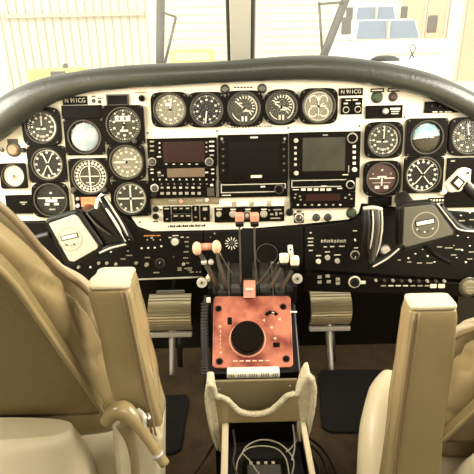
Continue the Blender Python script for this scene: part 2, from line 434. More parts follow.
# ================================================================== OUTSIDE THINGS
def boxpx(mb, x0, y0, x1, y1, Y, dep, mt):
    a = yplane(x0, y1, Y); b = yplane(x1, y0, Y)
    mb.use(mt).box((a.x, Y, a.z), (b.x, Y+dep, b.z)); return mb
def truck(label, px0, px1, ptop, pwin, phood, Y, dep, group=None):
    a = yplane(px0, phood, Y); b = yplane(px1, ptop, Y); wd = b.x-a.x; cx = (a.x+b.x)/2
    t = empty('utility_truck', Vector((cx, Y, GZ)), label, 'truck'); H = b.z-GZ; hz = a.z-GZ
    hw = wd/2
    sec = lambda w_, y0, y1, z0, z1, f=1.: [Vector(p) for p in ((-w_,y0,z0),(w_,y0,z0),(w_,y1,z0),(-w_,y1,z0),(-w_*f,y0+(.25 if f<1 else 0),z1),(w_*f,y0+(.25 if f<1 else 0),z1),(w_*f,y1,z1),(-w_*f,y1,z1))]
    MB().hexa(sec(hw, 0, dep, hz, H, .86)).build('cab', 'truck', t, .08)
    MB().hexa(sec(hw*1.15, -1.6, dep, .45, hz)).build('body', 'truck', t, .12)
    zt = yplane(px0, pwin, Y).z-GZ
    MB().hexa([Vector((-hw*.88,-.03,hz+.05)),Vector((hw*.88,-.03,hz+.05)),Vector((hw*.88,.02,hz+.05)),Vector((-hw*.88,.02,hz+.05)),
               Vector((-hw*.78,.17,zt)),Vector((hw*.78,.17,zt)),Vector((hw*.78,.22,zt)),Vector((-hw*.78,.22,zt))]).build('windshield', 'tglass', t)
    for sx in (-1,1):
        for yy in (-1.0, dep-.8): MB().cyl((sx*hw*1.15-.12*sx, yy, .45), (sx*(hw*1.15)+.05*sx, yy, .45), .44, 20).build('wheel', 'rub', t)
    MB().use('hangr').box((-hw*1.16,-1.0,hz-.02),(hw*1.16,-.95,hz+.03)).box((-hw*.85,-1.62,hz-.32),(hw*.85,-1.58,hz-.26)).build('bonnet_seam', None, t)
    MB().box((-.03,-.06,hz+.05),(.03,.22,zt)).build('windshield_divider', 'hangr', t)
    for sx in (-1,1): MB().use('dmetal').box((sx*hw*1.2-.12,-.1,hz+.15),(sx*hw*1.2+.12,.0,hz+.55)).build('mirror', None, t, .03)
    MB().box((-hw*.7,-1.66,.75),(hw*.7,-1.6,1.3)).build('grille', 'hangr', t)
    return t
truck('white box-cab truck farther back with a high blue-tinted windshield', 353, 400, 3, 7, 24, 19, 4.5)
truck('white truck with a wide blue windshield parked nearest beyond the right pane', 352, 425, 18, 21, 41, 13, 3.2)
tb = empty('ground_tug', Vector((wx(60)*.8, 24, GZ)), 'low pale yellow tug standing in front of the ribbed hangar doors', 'tug')
h_ = (yplane(60,68,24).z-GZ)
MB().box((-1.3,-.6,.3),(1.2,.6,h_)).build('tug_body', 'yellow', tb, .08)
MB().box((-.2,-.64,h_-.35),(.5,-.58,h_-.1)).build('control_box', 'dmetal', tb, .02); MB().box((-1.42,-.5,.4),(-1.3,.5,.6)).build('bumper', 'rub', tb, .03); MB().cyl((.4,0,h_-.02),(.25,0,h_+.02),.2,18).build('steering_wheel', 'dmetal', tb)
for sx in (-.85,.85):
    for sy in (-.6,.6): MB().cyl((sx,sy-.1,.32),(sx,sy+.1,.32),.32,16).build('wheel', 'rub', tb)
tb = empty('equipment_cart', Vector((yplane(193,60,24).x, 24, GZ)), 'faint yellow-orange cart beyond the left pane near the centre post', 'cart')
h_ = (yplane(193,49,24).z-GZ)
MB().box((-1.0,-.5,.35),(1.0,.5,h_)).build('cart_body', 'yellow', tb, .1)
MB().box((-1.75,-.03,.38),(-1.0,.03,.44)).build('tow_bar', 'dmetal', tb); MB().box((-.8,-.53,h_-.5),(.8,-.5,h_-.15)).build('access_panel', 'hangr', tb, .02)
for sx in (-.7,.7):
    for sy in (-.5,.5): MB().cyl((sx,sy-.08,.3),(sx,sy+.08,.3),.3,16).build('wheel', 'rub', tb)

# ================================================================== GLARESHIELD
gp = [(-95,215),(-70,180),(-40,152),(-18,134),(0,120),(20,105),(45,92),(80,82.5),(120,77.5),(160,75),(200,73),(240,71),(280,68.5),(320,68),(360,71),(400,78),(435,88),(474,106),(500,121),(530,143),(565,180),(580,215)]
gr = [12,13,14,14.5,15,14,12,10,10,10,9.5,9.5,10.5,11,10.5,10.5,10.5,10,10,10,10]
gr = (gr+[10]*9)[:len(gp)]
gt = empty('glareshield', PM, 'long padded dark grey-green glareshield roll arching over the instruments', 'glareshield')
def gpt(x, y, wz): q = pp(x, y, wz); return Vector((q.x, q.y, wz))
MB().tube([gpt(x,y,.022) for x,y in gp], [r*.0024 for r in gr], 20, 6).build('padded_roll', 'glare', gt)
ls = []
for (x,y), r in zip(gp, gr):
    q = gpt(x,y,.0); z = q.y+r*.0024*.72
    ls.append([Vector((q.x, z, .02)), Vector((q.x, z-.004, -.10)), Vector((q.x, min(z,.20)-.045, -.27 if abs(q.x) < .5 else -.2)), Vector((q.x, min(z,.20)-.06, -.27 if abs(q.x)<.5 else -.2)), Vector((q.x, z-.03, .0))])
MB().loops(ls).build('deck', 'glare', gt)

# ================================================================== INSTRUMENT PANEL
ipn = empty('instrument_panel', PM, 'cream painted instrument panel face spanning the cockpit', 'panel')
def poly(pts): return [tuple(pp(x,y)[:2]) for x,y in pts]
top = [(-40,160),(-18,142),(0,127),(20,110),(45,95),(80,85),(120,80),(160,77),(240,73),(320,70),(360,73),(400,80),(435,90),(474,108),(500,123),(525,142)]
MB().use('cream').prism(poly(top+[(525,215),(462,211),(400,207),(361,203),(358,213),(348,219),(300,224),(240,229),(152,231),(138,226),(131,216),(120,213),(60,220),(-40,222)]), -.004, .003).build('panel_face', None, ipn)
MB().use('black').prism(poly([(-40,205),(60,205),(131,205),(160,215),(300,215),(345,208),(362,190),(525,190),(525,285),(300,270),(296,245),(204,245),(200,270),(60,280),(-40,282)]), -.012, -.0045).build('backing_plate', None, ipn)
for (x,y) in ((148,133),(217,131),(288,128),(359,126),(140,222),(355,216),(404,117),(110,146),(66,118)):
    q = pp(x,y); MB().use('dmetal').lathe([(.0025,.003),(.002,.0042)], (q.x,q.y,0), n=8).build('screw', None, ipn)
# small engraved caption under the engine gauges and above the annunciator
mb = MB().use('bezel')
for i in range(16):
    q = pp(228+i*2.8, 127.6-i*.09); mb.box((q.x,q.y-.0011,.0032),(q.x+.0042 if i%4 else q.x+.002,q.y+.0011,.0035))
for i in range(18):
    q = pp(168+i*2.1, 226-i*.05); mb.box((q.x,q.y-.0026,.0032),(q.x+(.0042 if i%3 else .0026),q.y+(.0026 if i%2 else .0012),.0035))
for i in range(6):
    q = pp(234+i*3.2, 87.5); mb.box((q.x,q.y-.0015,.0032),(q.x+.005,q.y+.0015,.0035))
mb.build('engraved_captions', None, ipn)

# ---- left flight instruments
gauge(43,127,37,37,14.5,'airspeed gauge with white arc at upper left corner of the panel', 'oct','dialo', 'ticks', [(2,.72,.07,.1)], (38,165,0), blocks=[(-.25,-.12,.28,.12,'white'),(.12,-.12,.28,.12,'white'),(0,-.62,.4,.14,'dim')], group=None)
gauge(49,164,38,36,14.5,'compass gauge with crossed white needles below the upper left airspeed gauge', 'square','dial','card', [(28,.85,.06,.8),(-22,.8,.08,.75)], edge='ivory')
gauge(15.5,175.5,27,25,10.5,'small square gauge with a pale pinkish dial at the far left edge', 'square','dialp','none', [(65,.5,.05)], blocks=[(0,-.2,.5,.3,'dim'),(-.1,.3,.6,.06,'dim')], edge='ivory', screws=False)
gauge(86,137,39,35,15,'attitude indicator with a pale washed ball in left instrument group', 'square','dial','ball', edge='ivory', name='attitude_indicator', roll=-8)
def cdi(t, r):
    mb = MB().use('white').box((-r*.55,-r*.03,.0058),(r*.55,r*.03,.0064)).box((-r*.04,-r*.55,.006),(r*.04,r*.62,.0066)).box((-r*.25,-r*.4,.0058),(r*.25,-r*.36,.0064))
    mb.arc((0,0), r*.60, r*.64, 0, 360, .0042, 40); mb.build('course_bars', None, t.root)
gauge(91,176,40,36,16.5,'heading indicator with light ticks and crossed course bars under pale attitude ball', 'square','dialo','card', [(0,.9,.07,.7)], extra=cdi, edge='ivory', knobs=[(76,189,2.4,'bezel2'),(106,189,2.4,'bezel2')], n=24, name='heading_indicator')
gauge(124.5,125,40,37,15.5,'altimeter with light number window, upper right of left instrument group', 'square','dialo','ticks', [(200,.45,.08)], blocks=[(-.05,.38,.95,.32,'white'),(-.25,.4,.12,.2,'dial'),(.1,.4,.12,.2,'dial'),(0,-.35,.5,.12,'white')], knobs=[(136,141,2.2,'bezel2')], n=10, name='altimeter')
gauge(127.5,162,37,36,15.5,'vertical speed gauge with glare painted pale on its dial below the left altimeter', 'oct','diall','ticks', [(270,.8,.10,.1)], blocks=[(.2,.18,.8,.08,'white'),(0,-.3,.5,.1,'dim')], name='vertical_speed_gauge')
gauge(131.5,198,39,35,15,'square compass gauge with cross pointer left of the small round toggles', 'square','dialo','card', [(0,.7,.10,.7),(90,.7,.10,.7)], edge='bezel2')
gauge(52.5,199.5,37,35,15.5,'dark attitude gauge with white winged bars above the left control yoke', 'oct','dial','none', blocks=[(-.45,.12,.8,.08,'white'),(.45,.12,.8,.08,'white'),(0,-.05,.75,.2,'white'),(-.3,-.28,.3,.14,'white'),(.3,-.28,.3,.14,'white'),(0,-.62,.4,.1,'dim'),(0,.45,.14,.12,'white')], name='attitude_indicator', edge='ivory')
# digital box with lit red display
t = PT('digital_display', 90.5, 201.5, 'small black unit with a glowing orange-red readout over the left yoke', 'display')
t.box('case', 76, 194, 105, 209, 0, .008, 'bezel'); d = t.box('screen', 82.5, 196.5, 98, 206, .008, .0088, 'lcd', 0)
t.knob(79.5,198,1.6,.006,'silver',.008); t.knob(79.5,205,1.8,.006,'ivory',.008); t.knob(101.5,201,1.8,.006,'silver',.008); t.marks([(84,198,87,201),(88,198,92,201),(93,198,96.5,201),(84,203,96,204.5)], .0089, 'orange')
t = PT('blank_unit', 22, 202, 'black blank square unit at far left partly behind the pilot seat', 'panel unit')
t.box('case', 8, 194.5, 34, 213, 0, .008, 'bezel'); t.marks([(22,201,29,202.3),(24,203,27,204)], .0081, 'dim')
# placards
def placard(x0, y0, x1, y1, label, txt):
    t = PT('registration_placard', (x0+x1)/2, (y0+y1)/2, label, 'placard')
    t.box('plate', x0, y0, x1, y1, 0, .0018, 'bezel', .0004)
    mb = MB().use('white'); text_into(mb, txt, (0,0), (y1-y0)*.0023*.50, .0019, (x1-x0)*.00232*.80); mb.build('lettering', None, t.root)
placard(63.5,96.5,88,105,'black registration placard with white letters at upper left of the panel','N 911CG')
placard(338.5,88.3,362.5,95.8,'black registration placard with white letters right of the engine gauges','N 911CG')
t = PT('blank_display', 83, 112, 'long dark blank display strip beneath the left registration placard', 'display')
t.box('case', 63, 105.5, 103, 119, 0, .007, 'bezel'); t.box('screen', 65.5, 108, 100.5, 116.5, .007, .0074, 'scr', 0)
t = PT('blank_display', 118, 100.5, 'small dark rectangular window above the left altimeter', 'display')
t.box('case', 107, 94.5, 129.5, 106, 0, .005, 'bezel2'); t.box('screen', 108.5, 96, 128, 104.5, .005, .0055, 'scr', 0)
t = PT('jack_plate', 97, 101, 'pair of tiny jacks between two dark displays on the upper left', 'jack')
t.knob(94,101,1.8,.003,'bezel2'); t.knob(100,102,1.6,.003,'bezel2'); t.marks([(92,96,96,97),(98,98,102,99)], .0003, 'bezel')
def lampknob(x, y, r, label, mt, lab=None, name='indicator_lamp', rim='bezel2', cat='lamp'):
    t = PT(name, x, y, label, cat); t.knob(x, y, r, .007, mt, rim=rim)
    if lab: t.box('label_plate', *lab, 0, .0012, 'bezel', .0003); t.marks([(lab[0]+1.2,(lab[1]+lab[3])/2-.6,lab[2]-1.2,(lab[1]+lab[3])/2+.6)], .0013)
    return t
lampknob(142,98.5,2.8,'small round lamp with red-brown caption above the first engine gauge','bezel',rim='silver'); 
t = PT('caption_strip', 141, 93, 'tiny reddish caption above the small round lamp', 'label'); t.marks([(135,92,147,93.6)], .0001, 'orange', 'caption')
lampknob(225,89.5,3.2,'dark brass lamp at the left end of the small caption over the centre gauge','dmetal')
lampknob(262,88.8,3.2,'dark brass lamp at the right end of the small caption over the centre gauge','dmetal')
lampknob(376.5,97.3,4.1,'larger green-black push lamp under a caption on the upper right panel','green',(370,88.5,383.5,92.5))
lampknob(392.5,97,3.2,'smaller reddish-black push lamp beside the green one','dialr',(387,88.3,399,92))
# ---- engine gauges
def dual(t, r):
    mb = MB().use('white')
    for a in range(-60, 150, 18): mb.tick((r*.02, r*.12), a, r*.52, r*.70, r*.07, .0042)
    mb.arc((0,0), r*.80, r*.88, 20, 150, .0042, 24); mb.arc((0,0), r*.80, r*.86, -160, -110, .0042, 12)
    mb.box((-r*.45,r*.30,.004),(-r*.12,r*.38,.0046)).box((-r*.05,-r*.12,.004),(r*.4,-r*.2,.0046))
    mb.box((-r*.18,-r*.82,.0044),(-r*.05,-r*.5,.005)).box((r*.06,-r*.82,.0044),(r*.19,-r*.5,.005)); mb.build('scales', None, t.root)
gauge(170.5,110,36.5,33,14.6,'first engine gauge with glass glare painted into its pale dial, leftmost of the top centre row','oct','diall','ticks',[(10,.75,.08)], n=12, blocks=[(-.1,.35,.4,.2,'white')], group=None, name='engine_gauge')
gauge(207,110,36.5,33,14.6,'second engine gauge with dark dial and one white needle pointing down','oct','dial','ticks',[(188,.85,.09,.1)], n=11, name='engine_gauge')
gauge(244,108.8,36.5,33.5,14.6,'third engine gauge with two dark dials stacked in a square-cornered bezel','oct','dialo','none',[(-50,.5,.08),(120,.5,.08)], extra=dual, name='engine_gauge')
gauge(281,107.5,36.5,33.5,14.2,'fourth engine gauge with dual dials in a rounded lobed bezel','round','dialo','none',[(-60,.5,.08),(100,.5,.08)], extra=dual, name='engine_gauge')
gauge(318,106.5,36.5,33.5,14.8,'fifth engine gauge with olive dial, rightmost of top centre row','oct','diall','none',[(0,.7,.06,.6),(60,.4,.05)], extra=lambda t, r: MB().use('white').arc((-r*.32,r*.42),r*.22,r*.30,-120,100,.0042,14).arc((r*.32,r*.42),r*.22,r*.30,-100,120,.0042,14).arc((-r*.36,-r*.36),r*.24,r*.32,120,340,.0042,14).arc((r*.36,-r*.36),r*.24,r*.32,20,240,.0042,14).arc((0,0),r*.86,r*.9,0,360,.004,30).box((-r*.5,-r*.03,.004),(r*.5,r*.05,.0045)).build('scales', None, t.root), name='engine_gauge')
# ---- right small units
t = PT('selector_unit', 350.5, 106, 'small black square unit with two ringed knobs under the right placard', 'control unit')
t.box('case', 340.5, 98, 361.5, 114.5, 0, .004, 'bezel'); t.marks([(345,100,350,101),(352,99.6,357,100.6),(343,103,347,104.4),(355,103,359.5,104.4)], .0042)
t.knob(345.2,110,2.2,.009,'bezel',.004,rim='white'); t.knob(357,109.5,2.2,.009,'bezel',.004,rim='white')
t = PT('selector_unit', 383, 112, 'black rectangular unit with one silver knob beneath the two push lamps', 'control unit')
t.box('case', 365, 105.5, 401.5, 118.5, 0, .005, 'bezel'); t.knob(384,111.5,2.6,.009,'silver',.005); t.marks([(389,108,399,110),(390,111,398,112),(390,113.2,397,114.2)], .0052)
t = PT('switch_bank', 441, 107, 'black bank of small toggles on the upper right under the glareshield', 'switch bank')
t.box('case', 423.5, 101.5, 459.5, 113, 0, .005, 'bezel')
for x in (430,438,446,454): t.toggle(x, 107.5, .008, 20, 'dmetal')
t.marks([(431,111.6,436,112.6),(438,111.6,441,112.6),(443,111.6,450,112.6)], .0052, 'ivory')
# ---- right flight instruments
gauge(382.5,140,37,35,14.8,'airspeed gauge with vertical needle, leftmost of the right instrument group','oct','dialo','ticks',[(3,.85,.06,.1)],(45,160,0), blocks=[(-.3,-.1,.3,.1,'white'),(.12,-.1,.3,.1,'white'),(0,-.6,.4,.12,'dim')])
gauge(425,137.5,40,36,15,'attitude indicator with a blue-white upper half and dark lower half','square','dial','ball2', name='attitude_indicator', edge='bezel2', roll=8)
gauge(467,136.5,40,37,16,'altimeter cut by the right edge of the picture','oct','dialo','ticks',[(-8,.8,.07)], n=10, blocks=[(-.4,-.05,.35,.3,'diall')], name='altimeter')
gauge(381,178,37,35,14.8,'round navigation gauge with maroon-black dial and white bars','oct','dialr','none', blocks=[(0,.1,.6,.1,'white'),(-.5,0,.7,.07,'white'),(.5,0,.7,.07,'white'),(-.35,-.3,.6,.06,'dim'),(.3,-.3,.6,.06,'dim'),(0,-.2,.1,.6,'white'),(-.3,-.6,.3,.2,'white'),(.3,-.6,.3,.2,'white'),(0,.55,.12,.1,'white'),(-.6,.3,.1,.1,'dim'),(.6,.3,.1,.1,'dim')])
gauge(421.5,174.5,40,36,16.2,'compass gauge with crossed needles beneath the blue-white attitude indicator','square','dial','card',[(40,.72,.05,.7),(-38,.72,.05,.7)], n=16, edge='ivory')
t = PT('blank_display', 379, 200.5, 'small black blank slot under the maroon gauge', 'display'); t.box('case', 367.5, 196, 391, 205.5, 0, .004, 'bezel'); t.box('screen', 369, 197.5, 389.5, 204, .004, .0045, 'scr', 0)
t = PT('avionics_unit', 462, 188, 'large black unit behind the right yoke grip below the cut-off altimeter', 'panel unit'); t.box('case', 444.5, 157.5, 497, 207, 0, .006, 'bezel')
t.marks([(449,160,453,161.5)], .0061, 'dim')
t = PT('placard_strip', 425, 201.5, 'narrow black strip with small white marks behind the right yoke', 'label strip'); t.box('plate', 427, 197.5, 444, 202.5, 0, .002, 'bezel'); t.marks([(429+i*3,199,431+i*3,201) for i in range(5)], .0021)
t = PT('round_button', 441.5, 190.5, 'round cream button beside the lower right compass gauge', 'button'); t.knob(441.5,190.5,4.2,.008,'ivory')
# left side switch cluster
t = PT('rotary_switch', 16, 147, 'pinkish round switch with a black knob and caption at the far left of the panel', 'switch')
t.knob(14.5,149.5,5.2,.010,'pipe',rim='bezel2'); t.knob(24.5,150,2.4,.012,'black'); t.box('label_plate', 8, 139, 19, 143.5, 0, .0012, 'bezel2'); t.toggle(3,150,.014,40)
t = PT('edge_strip', 12, 126, 'pair of pale diagonal rails at the upper left corner of the panel', 'trim strip')
for a, b in (((1,136),(21,118)), ((4,139),(24,121))):
    p, q = t.L(*a), t.L(*b); MB().tube([(p[0],p[1],.002),(q[0],q[1],.002)], .0013, 6, 1).build('rail', 'ivory', t.root)
MB()  # spacer

# ================================================================== RADIO STACKS
def dots(t, pts, s, mt='white', z=.0102, name='marking'):
    return t.marks([(x-s,y-s*.6,x+s,y+s*.6) for x,y in pts], z, mt, name)
def button(t, x, y, wx_=2.6, hy=2.0, mt='dim', z=.010):
    a = t.rect(x-wx_/2, y-hy/2, x+wx_/2, y+hy/2)
    return MB().box((a[0],a[1],z),(a[2],a[3],z+.002)).build('button', mt, t.root, .0004)
t = PT('navigation_radio', 182.5, 152, 'upper left radio with a dark maroon display, top of the left stack', 'radio')
t.box('case', 148.5, 138, 217, 166.5, 0, .010, 'bezel'); t.box('screen', 164, 141.5, 205, 162, .010, .0106, 'scrm', 0)
for i in range(5): button(t, 167+i*7.6, 163.8, 2.4, .9, 'white')
for i, y in enumerate((141.5,146,150.5)): button(t, 153, y, 4, 1.5); button(t, 160.5, y+1.5, 1.6, 1.6, 'white'); button(t, 212, y, 5, 1.5, 'white'); button(t, 206.8, y+1, 1.6, 1.6, 'dim')
t.knob(153,161.5,2.9,.013,'dmetal',.010,rim='dim'); t.knob(209.5,161.5,2.9,.013,'dmetal',.010,rim='dim'); button(t,160,156.5,4,1.2,'white'); button(t,212,155,4,1.5)
t = PT('communication_radio', 182.5, 174, 'slim radio with a tan blank display in the middle of left stack', 'radio')
t.box('case', 148.8, 166.8, 216.5, 180, 0, .010, 'bezel'); t.box('screen', 168, 167.8, 205, 176.5, .010, .0106, 'scrt', 0)
for x, y in ((153,169),(153,172.5),(160,172),(213,169),(213,173),(207,172),(163,175)): button(t, x, y, 3, 1.3, 'white')
for i in range(10): button(t, 154+i*6.6, 179, 1.4, 1.4, 'white')
t.knob(160.5,174.5,1.8,.010,'dmetal',.010)
t = PT('audio_control_unit', 182.5, 189, 'lowest radio in left stack with two rows of small white keys', 'radio')
t.box('case', 149.5, 180.3, 216.3, 197, 0, .010, 'bezel')
for i in range(7): button(t, 163+i*6.1, 187, 2.6, 1.8, 'white' if i % 2 else 'dim'); button(t, 163+i*6.1, 192.6, 3.4, 2.6, 'dim')
for i in range(9): button(t, 156+i*6.4, 183.4, 1.2, 1.0, 'dim')
t.knob(155.5,187.5,2.8,.010,'dmetal',.010,rim='white'); t.knob(155.5,194,2.8,.012,'black',.010); t.box('key_block', 207.5, 187, 214.5, 195.5, .010, .012, 'bezel2'); button(t,212,184.5,3,2,'white')
t = PT('mounting_plate', 184, 200.5, 'dark greenish plate with small white captions under the left radio stack', 'plate')
t.box('plate', 149, 197.3, 219.5, 204.3, 0, .004, 'olive'); t.marks([(169,199.2,177,201)], .0041, 'dim'); t.marks([(196,199,203.5,200.8)], .0041, 'dim'); t.knob(207,199.5,1.8,.004,'white',.004); t.knob(181.5,200.8,1.8,.004,'pink',.004)
t = PT('radar_display', 252.5, 158, 'large unlit black display in the middle radio stack', 'display')
t.box('case', 218.5, 134.5, 287.5, 180.8, 0, .012, 'bezel'); t.box('screen', 229, 142, 279, 173, .012, .0126, 'scr', 0)
t.marks([(250,136.6,257.5,138.2)], .0121, 'white', 'caption'); t.marks([(250.5,174.6,261.5,177.2)], .0121, 'white', 'caption')
for y in (142,149,156,163,170): button(t, 223.2, y, 2.4, 2, 'bezel2', .012); button(t, 283.2, y, 2.4, 2, 'bezel2', .012)
for x in (222,284): t.knob(x, 138.8, 1.2, .002, 'dim', .012, 'screw')
t = PT('cassette_slot_unit', 253, 187.5, 'narrow unit with a framed slot below the large unlit display', 'radio')
t.box('case', 219, 181.2, 287, 196.5, 0, .010, 'bezel')
for r_ in ((221,183.2,285,184.1),(221,191,275,191.9),(221,183.2,221.9,191.9),(284.2,183.2,285,188)): pass
t.marks([(221,183.2,285,184.1),(221,191,275,191.9),(221,183.2,221.9,191.9),(284.2,183.2,285,188)], .0101, 'silver', 'slot_frame')
t.box('slot', 223, 185, 262, 190.2, .0099, .0104, 'scr', 0); t.knob(278.5,188.5,3.4,.012,'bezel',.010,rim='bezel2'); button(t,262.5,186,4.5,1.5,'white'); t.marks([(222,194.2,231,195)], .0101)
t = PT('weather_display', 324, 154.5, 'multifunction display with an olive-grey screen at the top of the right stack', 'display')
t.box('case', 289, 132, 358.5, 178, 0, .014, 'bezel', .0015); t.box('screen', 301.5, 137.5, 343.5, 170.5, .014, .0146, 'scrg', .0)
for y in (147.5,153,158.5,164): button(t, 294.5, y, 2.4, 2.6, 'silver', .014); button(t, 352.3, y-1.2, 3, 2.8, 'white', .014)
t.knob(295,140.5,2,.008,'silver',.014); t.knob(295.2,172.5,2.2,.008,'silver',.014); t.knob(350.5,138,3.6,.010,'bezel',.014,rim='dim'); t.knob(352.5,169,2.2,.008,'ivory',.014)
t.marks([(321.5,134.5,326.5,135.6)], .0141, 'dim', 'caption'); t.marks([(341,173.6,346.5,174.6)], .0141, 'white', 'caption'); t.marks([(346.5,165,347.4,172)], .0141, 'dim')
t = PT('transponder', 323, 184, 'slim framed unit with five white keys in a row below the olive screen', 'radio')
t.box('case', 289.5, 178.4, 354.5, 191.5, 0, .010, 'bezel'); t.marks([(290.8,179.2,345,180),(290.8,185.8,340,186.6),(290.8,179.2,291.6,186.6)], .0101, 'silver', 'slot_frame')
for i in range(5): button(t, 302.5+i*6.3, 188.9, 4.4, 2.4, 'white')
t.knob(349,184,3,.012,'bezel',.010,rim='silver'); t.marks([(292,188.6,298,189.4),(320,185,326,185.8),(336,187,341,188.4)], .0102)
t = PT('distance_radio', 322, 199, 'bottom radio in the right stack with a brownish blank window and a row of dots', 'radio')
t.box('case', 289.5, 191.8, 354, 207.5, 0, .010, 'bezel'); t.box('screen', 305, 193.3, 339, 200.2, .010, .0106, 'scrm', 0)
for i in range(7): button(t, 297+i*7, 204, 2.2, 1.4, 'dim' if i % 3 else 'white')
for x, y in ((295,193.5),(299,195.5),(294,197),(300,199),(344,197),(350,198),(348,194)): button(t, x, y, 1.8, 1.4, 'dim')
t.box('plate', 289.5, 200.8, 290.5, 206, .01, .0105, 'bezel2')

# ---- lower cream strip units
t = PT('toggle_pair', 156, 212.5, 'two small black round buttons stacked left of the annunciator block', 'button')
t.knob(156,209,2.9,.007,'black'); t.knob(156,216.3,3,.007,'black'); t.marks([(153.5,220.5,158.5,222),(160,209,162,210)], .0002, 'bezel2')
t = PT('annunciator_block', 187, 213.5, 'black annunciator block of small caption cells on the lower cream strip', 'annunciator')
t.box('case', 163.5, 206, 171, 221.5, 0, .005, 'bezel'); t.box('case', 172, 205.8, 191.5, 213.2, 0, .005, 'bezel'); t.box('case', 172, 213.8, 191.5, 221, 0, .005, 'bezel'); t.box('case', 192.5, 205.3, 199.3, 221, 0, .005, 'bezel'); t.box('case', 200.5, 205.3, 210, 221, 0, .005, 'bezel')
t.marks([(165,207.5,169.5,208.8),(174,207.3,177,208.6),(180,207.3,183,208.6),(186,207.1,189.5,208.4),(174,214.8,178,216),(181,214.8,184,216),(186.5,214.6,190.5,215.8),(195,206.5,196.6,210),(203,207,207.5,210),(195,216,197,217),(204,217,206,219),(166.5,218,168.5,219)], .0052, 'dim')
t = PT('selector_unit', 249, 213, 'black strip of five selector switches under the middle stack with white tabs above', 'switch panel')
t.box('plate', 214.5, 206.5, 284, 221.2, 0, .005, 'bezel')
for i in range(4):
    x = 219.5+i*17.2; t.box('tab', x+4.5-6+1.5, 200.3-i*.2, x+15.0-6+3, 205.8-i*.2, 0, .010, 'ivory')
for i, x in enumerate((218.5,232.5,247,263)): t.knob(x+.5,213.5,2.6,.010,'dim' if i!=2 else 'black',.005,rim='dim' if i else None); t.marks([(x-2,208.2,x+3.5,209.3)], .0051)
t.marks([(268,209,270,210),(273,208.6,281,209.6),(275,211.5,277,215),(270,217,280,218.2),(279,212,282,213.5),(270,213,273,214.5)], .0051, 'dim')
lampknob(289.5,212,2.8,'small black button just right of the five selector switches','black',name='push_button',cat='button')
t = PT('selector_unit', 298.5, 217, 'black square selector with a silver knob left of two small buttons', 'switch')
t.box('plate', 293.8, 213, 303.5, 222.5, 0, .004, 'bezel'); t.knob(298.6,217.5,3.3,.010,'dmetal',.004,rim='silver',pointer=30); t.box('label_plate',296.5,210.2,301.5,212.2,0,.001,'bezel2')
lampknob(316,217.4,2.8,'first of two small grey buttons on the cream strip under the right stack','dmetal',name='push_button',cat='button')
lampknob(327.5,217.2,2.8,'second of two small grey buttons on the cream strip, nearer the green one','dmetal',name='push_button',cat='button')
lampknob(351,212.8,3.8,'dark green round button at right end of the lower cream strip','green',name='push_button',cat='button')

# ================================================================== SUBPANELS
def subpanel(name, pts, z0, z1, label, edge=None, mt='sub'):
    t = PT(name, *[sum(p[k] for p in pts)/len(pts) for k in (0,1)], label, 'subpanel', z=0)
    MB().use(mt).prism([t.L(*p) for p in pts], z0, z1).build('plate', None, t.root, .002)
    if edge: # bright lower lip
        a = [t.L(*p) for p in edge]; MB().tube([(p[0],p[1],z1) for p in a], .0022, 8, 3).build('edge_lip', 'silver', t.root)
    return t
def micro(t, pts, z, mt='white', name='caption'):
    return t.marks([(x-l/2,y-.55,x+l/2,y+.55) for x,y,l in pts], z, mt, name)
ZS = .009
t = subpanel('left_subpanel', [(-40,223),(60,221),(128,216.5),(134,223),(141,228.5),(152,232.5),(203,231),(203,275.5),(100,279),(-40,283)], 0, ZS, 'black left lower switch panel with small white captions and rotary knobs', [(-30,284),(60,281.5),(135,278.5),(203,276)])
micro(t, [(147,235,5),(153,234.8,6),(159,234.7,4)], ZS, 'orange'); micro(t, [(152.5,237,2),(148,239,1.2),(154,239,1.2),(161,239,1.2)], ZS)
for x, y in ((142.5,249),(149,248.6),(155.5,248.4),(162,247)): t.toggle(x, y, .009, 30, 'ivory')
t.knob(175.5,240.8,3.4,.010,'white',ZS,rim='bezel2'); t.marks([(169,236.2,172,237.2),(173,234.3,179,235.2),(181,235.8,184,236.8)], ZS)
micro(t, [(188,236.5,3),(187,241,4),(187.5,245.5,3),(186.5,251,5),(186,257,5),(188,262,3),(148,256.6,5),(157,271.5,6),(180,267,4),(180,269,4),(190,267,5),(190,269,4),(186,267.5,2),(192,271,4),(197,271,2),(200.5,271,2),(130,254.5,6),(124,258,5)], ZS, 'dim')
t.knob(147.5,263.5,2,.008,'dim',ZS); t.knob(160.5,262,3.6,.011,'black',ZS,pointer=20,rim='bezel2'); t.knob(174,256,1.2,.004,'bezel2',ZS); t.knob(137,262,1.6,.005,'dim',ZS); t.knob(184,263,1.6,.005,'silver',ZS)
t.toggle(129,254,.013,60,'silver'); t.toggle(92,268,.012,30,'silver'); t.toggle(112,252,.010,20,'silver')
for x, y in ((100,262),(108,262),(117,263),(70,268),(80,266)): t.knob(x,y,1.5,.006,'dim',ZS)
t = subpanel('center_subpanel', [(204,231),(240,230),(290,226.5),(303,225.8),(303,262),(290,270),(204,270)], 0, ZS-.001, 'black centre lower panel behind the engine levers')
def smallgauge(x, y, r, label, mk, dial, name):
    gauge(x, y, r*2.5, r*2.5, r, label, 'round', dial, mk, (), n=12, screws=False, name=name, th=.006, extra=(lambda t, rr: MB().use('white').tick((0,0),0,rr*.3,rr*.55,rr*.12,.004).tick((0,0),90,rr*.25,rr*.85,rr*.12,.004).build('pointer', None, t.root)) if mk == 'ticks' else (lambda t, rr: MB().use('white').arc((0,rr*.3),rr*.15,rr*.22,0,360,.004,16).arc((0,-rr*.25),rr*.3,rr*.38,100,260,.004,14).box((-rr*.05,-rr*.6,.004),(rr*.05,rr*.5,.0045)).arc((0,0),rr*.75,rr*.8,90,270,.004,20).build('scales', None, t.root)))
